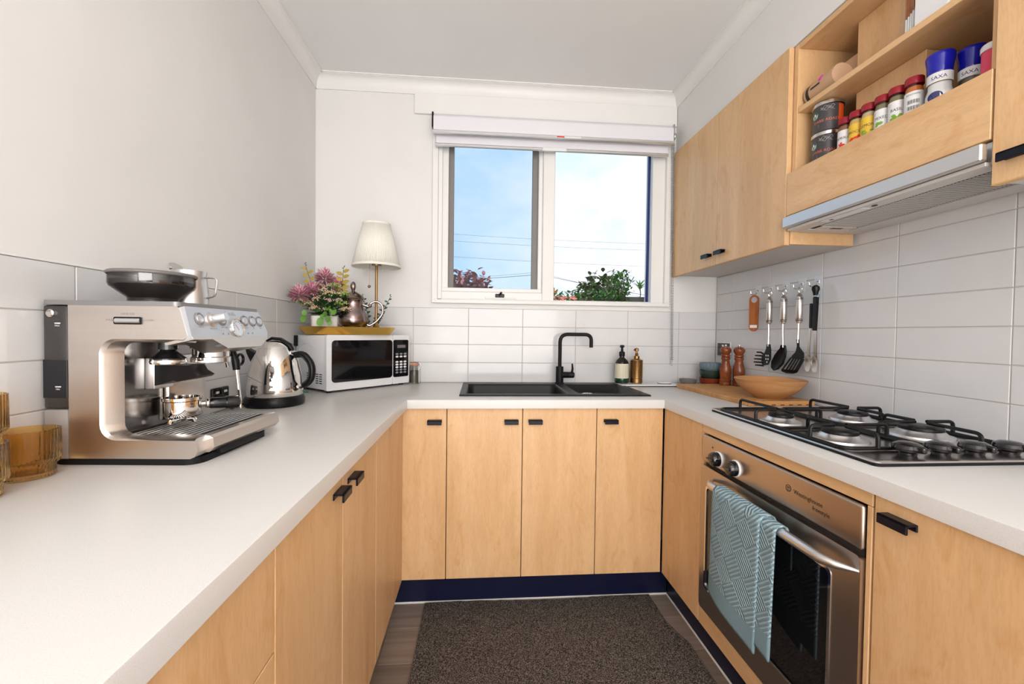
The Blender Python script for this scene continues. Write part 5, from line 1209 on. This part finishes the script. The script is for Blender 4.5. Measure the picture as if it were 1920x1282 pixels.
spice('red capped jar turned to its barcode side, rightmost of the spices', 1.150, 1.043, ra+.1, 'KNOWN', 'spice_orange', 'label_white', None, True)
def tin(label, x, y, z, rz):
    t = thing('coffee_tin', label, 'tin', (x, y, z), rz, 'stacked coffee tins'); r = .0425
    b = N(); lathe(b, [(0, 0), (r-.002, 0), (r, .002), (r, .085), (r-.002, .087), (0, .087)], 40); O('tin_body', b, 'tin_grey', t)
    b = N(); lathe(b, [(r+.0005, .086), (r+.002, .087), (r+.002, .097), (r, .0985), (0, .0985)], 40); O('lid', b, 'nickel', t)
    b = N(); text(b, 'DARK ROAST', .0125, r=r+.0005, z=.034, ca=.12); 
    for i in range(2): cyl_poly(b, r+.0005, [(-.018, .0225-.006*i), (.016-.006*i, .0225-.006*i), (.016-.006*i, .0245-.006*i), (-.018, .0245-.006*i)])
    O('lettering', b, 'coral_ink', t, recalc=False)
    b = N(); cyl_patch(b, r+.0005, .95, 1.5, .004, .082, 8); O('side_panel', b, 'orange_panel', t)
    b = N(); cx, cz_ = -.030, .056; cyl_poly(b, r+.0005, [(cx+.014*math.cos(2*PI*i/20), cz_+.014*math.sin(2*PI*i/20)) for i in range(20)]); lo = O('round_logo', b, 'logo_green', t, recalc=False)
    b = N()
    cyl_poly(b, r+.0008, [(cx+.0035*math.cos(2*PI*i/10), cz_+.005+.0045*math.sin(2*PI*i/10)) for i in range(10)])
    for s in (-1, 1):
        for q in range(3): cyl_poly(b, r+.0008, [(cx+s*(.0015+q*.0032), cz_-.011+q*.002), (cx+s*(.0030+q*.0032), cz_-.010+q*.002), (cx+s*(.0045+q*.0030), cz_+.002+q*.001), (cx+s*(.0030+q*.0030), cz_+.003+q*.001)])
    O('logo_print', b, 'enamel_white', lo, recalc=False)
    b = N()
    for k in range(3):
        pts = [((r+.0006)*math.sin(-.25+i*.07), -(r+.0006)*math.cos(-.25+i*.07), .070+.006*math.sin(i*.9+k*2)+.003*k) for i in range(14)]; tube(b, pts, .0005, 4)
    O('line_art', b, 'tin_line', t)
tin('dark grey coffee tin on top of the other tin', 1.163, 1.338, FZ+.0992, -.95); tin('dark grey coffee tin at the bottom of the stack', 1.163, 1.340, FZ, -.98)
bowl_('timber_canister', 'brown round container half hidden behind the coffee tins', (1.290, 1.322, FZ), [(0, 0), (.040, 0), (.042, .004), (.042, .11), (.040, .114), (.042, .118), (.040, .130), (0, .132)], 'mill_wood', 'container')
def grinder(label, x, y, rz, h=1.0):
    t = thing('salt_grinder', label, 'grinder', (x, y, FZ), rz, 'blue topped salt grinders'); r = .026
    b = N(); lathe(b, [(0, 0), (.028, 0), (.029, .003), (.029, .030), (.024, .045), (.024, .082), (.022, .082)], 28); O('jar_glass', b, 'jar_clear', t)
    b = N(); lathe(b, [(0, .004), (.026, .004), (.026, .029), (.0215, .045), (.0215, .055), (0, .057)], 20); O('salt', b, 'label_white' if h >= 1 else 'dried_herb', t, kind='stuff')
    b = N(); lathe(b, [(.0220, .080), (.0235, .082), (.0245, .096), (.0278, .120), (.0278, .126), (.026, .129), (0, .129)], 32); O('blue_cap', b, 'cobalt', t)
    b = N(); cyl_patch(b, .0244, -1.6, 1.6, .056, .079, 18); lb = O('paper_label', b, 'label_white', t)
    b = N(); text(b, 'SAXA', .0125, r=.0247, z=.066, ca=-.2); O('lettering', b, 'navy_ink', lb, recalc=False)
    b = N(); cyl_poly(b, .0293, [(-.012+.015*math.cos(2*PI*i/20), .0190+.012*math.sin(2*PI*i/20)) for i in range(20)]); O('blue_seal', b, 'navy_ink', t, recalc=False)
    b = N(); cyl_patch(b, .0291, -.1, 1.6, .006, .028, 12); O('lower_label', b, 'label_white', t)
grinder('clear salt grinder with blue top, left of the two', 1.150, .981, -.75); grinder('clear grinder with blue top beside the pink tub', 1.203, .954, -.85, .9)
pt_ = thing('pink_tub', 'pink tub with white lid at the right end of the shelf', 'tub', (1.158, .871, FZ))
b = N(); lathe(b, [(0, 0), (.022, 0), (.0235, .003), (.0235, .068), (0, .069)], 32); O('tub_body', b, 'pink_label', pt_)
b = N(); lathe(b, [(.0245, .068), (.0255, .070), (.0255, .080), (.024, .083), (0, .084)], 32); O('lid', b, 'enamel_white', pt_)
bl2 = thing('plastic_packet', 'white folded packet standing behind the blue grinders', 'packet', (1.290, .955, FZ))
b = N(); prism(b, [(-.055, 0), (.055, 0), (.052, .150), (.0, .158), (-.050, .148)], -.008, .008, 'yz'); O('packet_body', b, 'label_white', bl2)
# on the middle shelf
MZ = 1.9803
pk = thing('kraft_parcel', 'kraft paper parcel with black band on the middle shelf', 'parcel', (1.152, 1.338, MZ), -.05)
b = N(); pts = [(0, .055, .036), (.0, -.07, .038)]; tube(b, pts, .036, 20); O('roll', b, 'kraft', pk)
b = N(); tube(b, [(0, .046, .0362), (0, .033, .0362)], .0365, 20); O('black_band', b, 'ink_black', pk)
b = N(); tube(b, [(-.022, -.012, .0655), (-.0350, -.018, .048)], .0045, 6); O('pink_mark', b, 'magenta_ink', pk)
b = N()
for i in range(7): box(b, (-.0368, .022-i*.006, .036), (-.0355, .018-i*.006, .042))
O('print', b, 'ink_black', pk, kind='stuff')
b = N(); box(b, (.02, -.050, .0), (.10, .055, .125), .004, 2, Matrix.Rotation(.0, 4, 'Z')); tag(O('kraft_box', b, 'kraft', None, (1.20, 1.330, MZ)), 'plain kraft box behind the rolled parcel on the middle shelf', 'box')
bk = thing('stick_box', 'clear fronted white box of slim sticks on the middle shelf', 'box', (1.118, 1.0, MZ))
b = N(); box(b, (.0, -.060, 0), (.075, .022, .12), .003); O('white_box', b, 'enamel_white', bk)
b = N(); box(b, (-.002, .023, 0), (.06, .058, .115), .002); O('clear_case', b, 'jar_clear', bk)
for k in range(5):
    y = .028+k*.006; b = N(); tube(b, [(.012, y, .003), (.012, y, .062-.004*k)], .0024, 8); so2 = O('stick', b, 'enamel_white', bk)
    b = N(); tube(b, [(.012, y, .062-.004*k), (.012, y, .105)], .0022, 8); O('stick_tip', b, 'opener_wood', so2)
# ================================================================ FLOOR MAT
def floormat():
    b = N(); nx, ny = 46, 44; G = []
    for j in range(ny+1):
        t_ = j/ny; rowv = []
        for i in range(nx+1):
            s = i/nx; y = .35+(1.795-.35)*t_; x0_ = -.222; x1_ = .772 if y > 1.62 else .772+.035*min(1, (1.62-y)/.12)
            x = x0_+(x1_-x0_)*s
            rowv.append(b.verts.new((x+random.uniform(-.0008, .0008), y+(.006*math.sin(s*9) if j == ny else 0), .0105+random.uniform(-.0012, .0012))))
        G.append(rowv)
    for j in range(ny):
        for i in range(nx): b.faces.new([G[j][i], G[j][i+1], G[j+1][i+1], G[j+1][i]])
    be = [e for e in b.edges if len(e.link_faces) == 1]
    r_ = bmesh.ops.extrude_edge_only(b, edges=be)
    for v in [q for q in r_['geom'] if isinstance(q, bmesh.types.BMVert)]: v.co.z = .0008
    tag(O('floor_mat', b, 'mat_pile', None), 'dark brown coir pile mat on the kitchen floor', 'mat')
floormat()
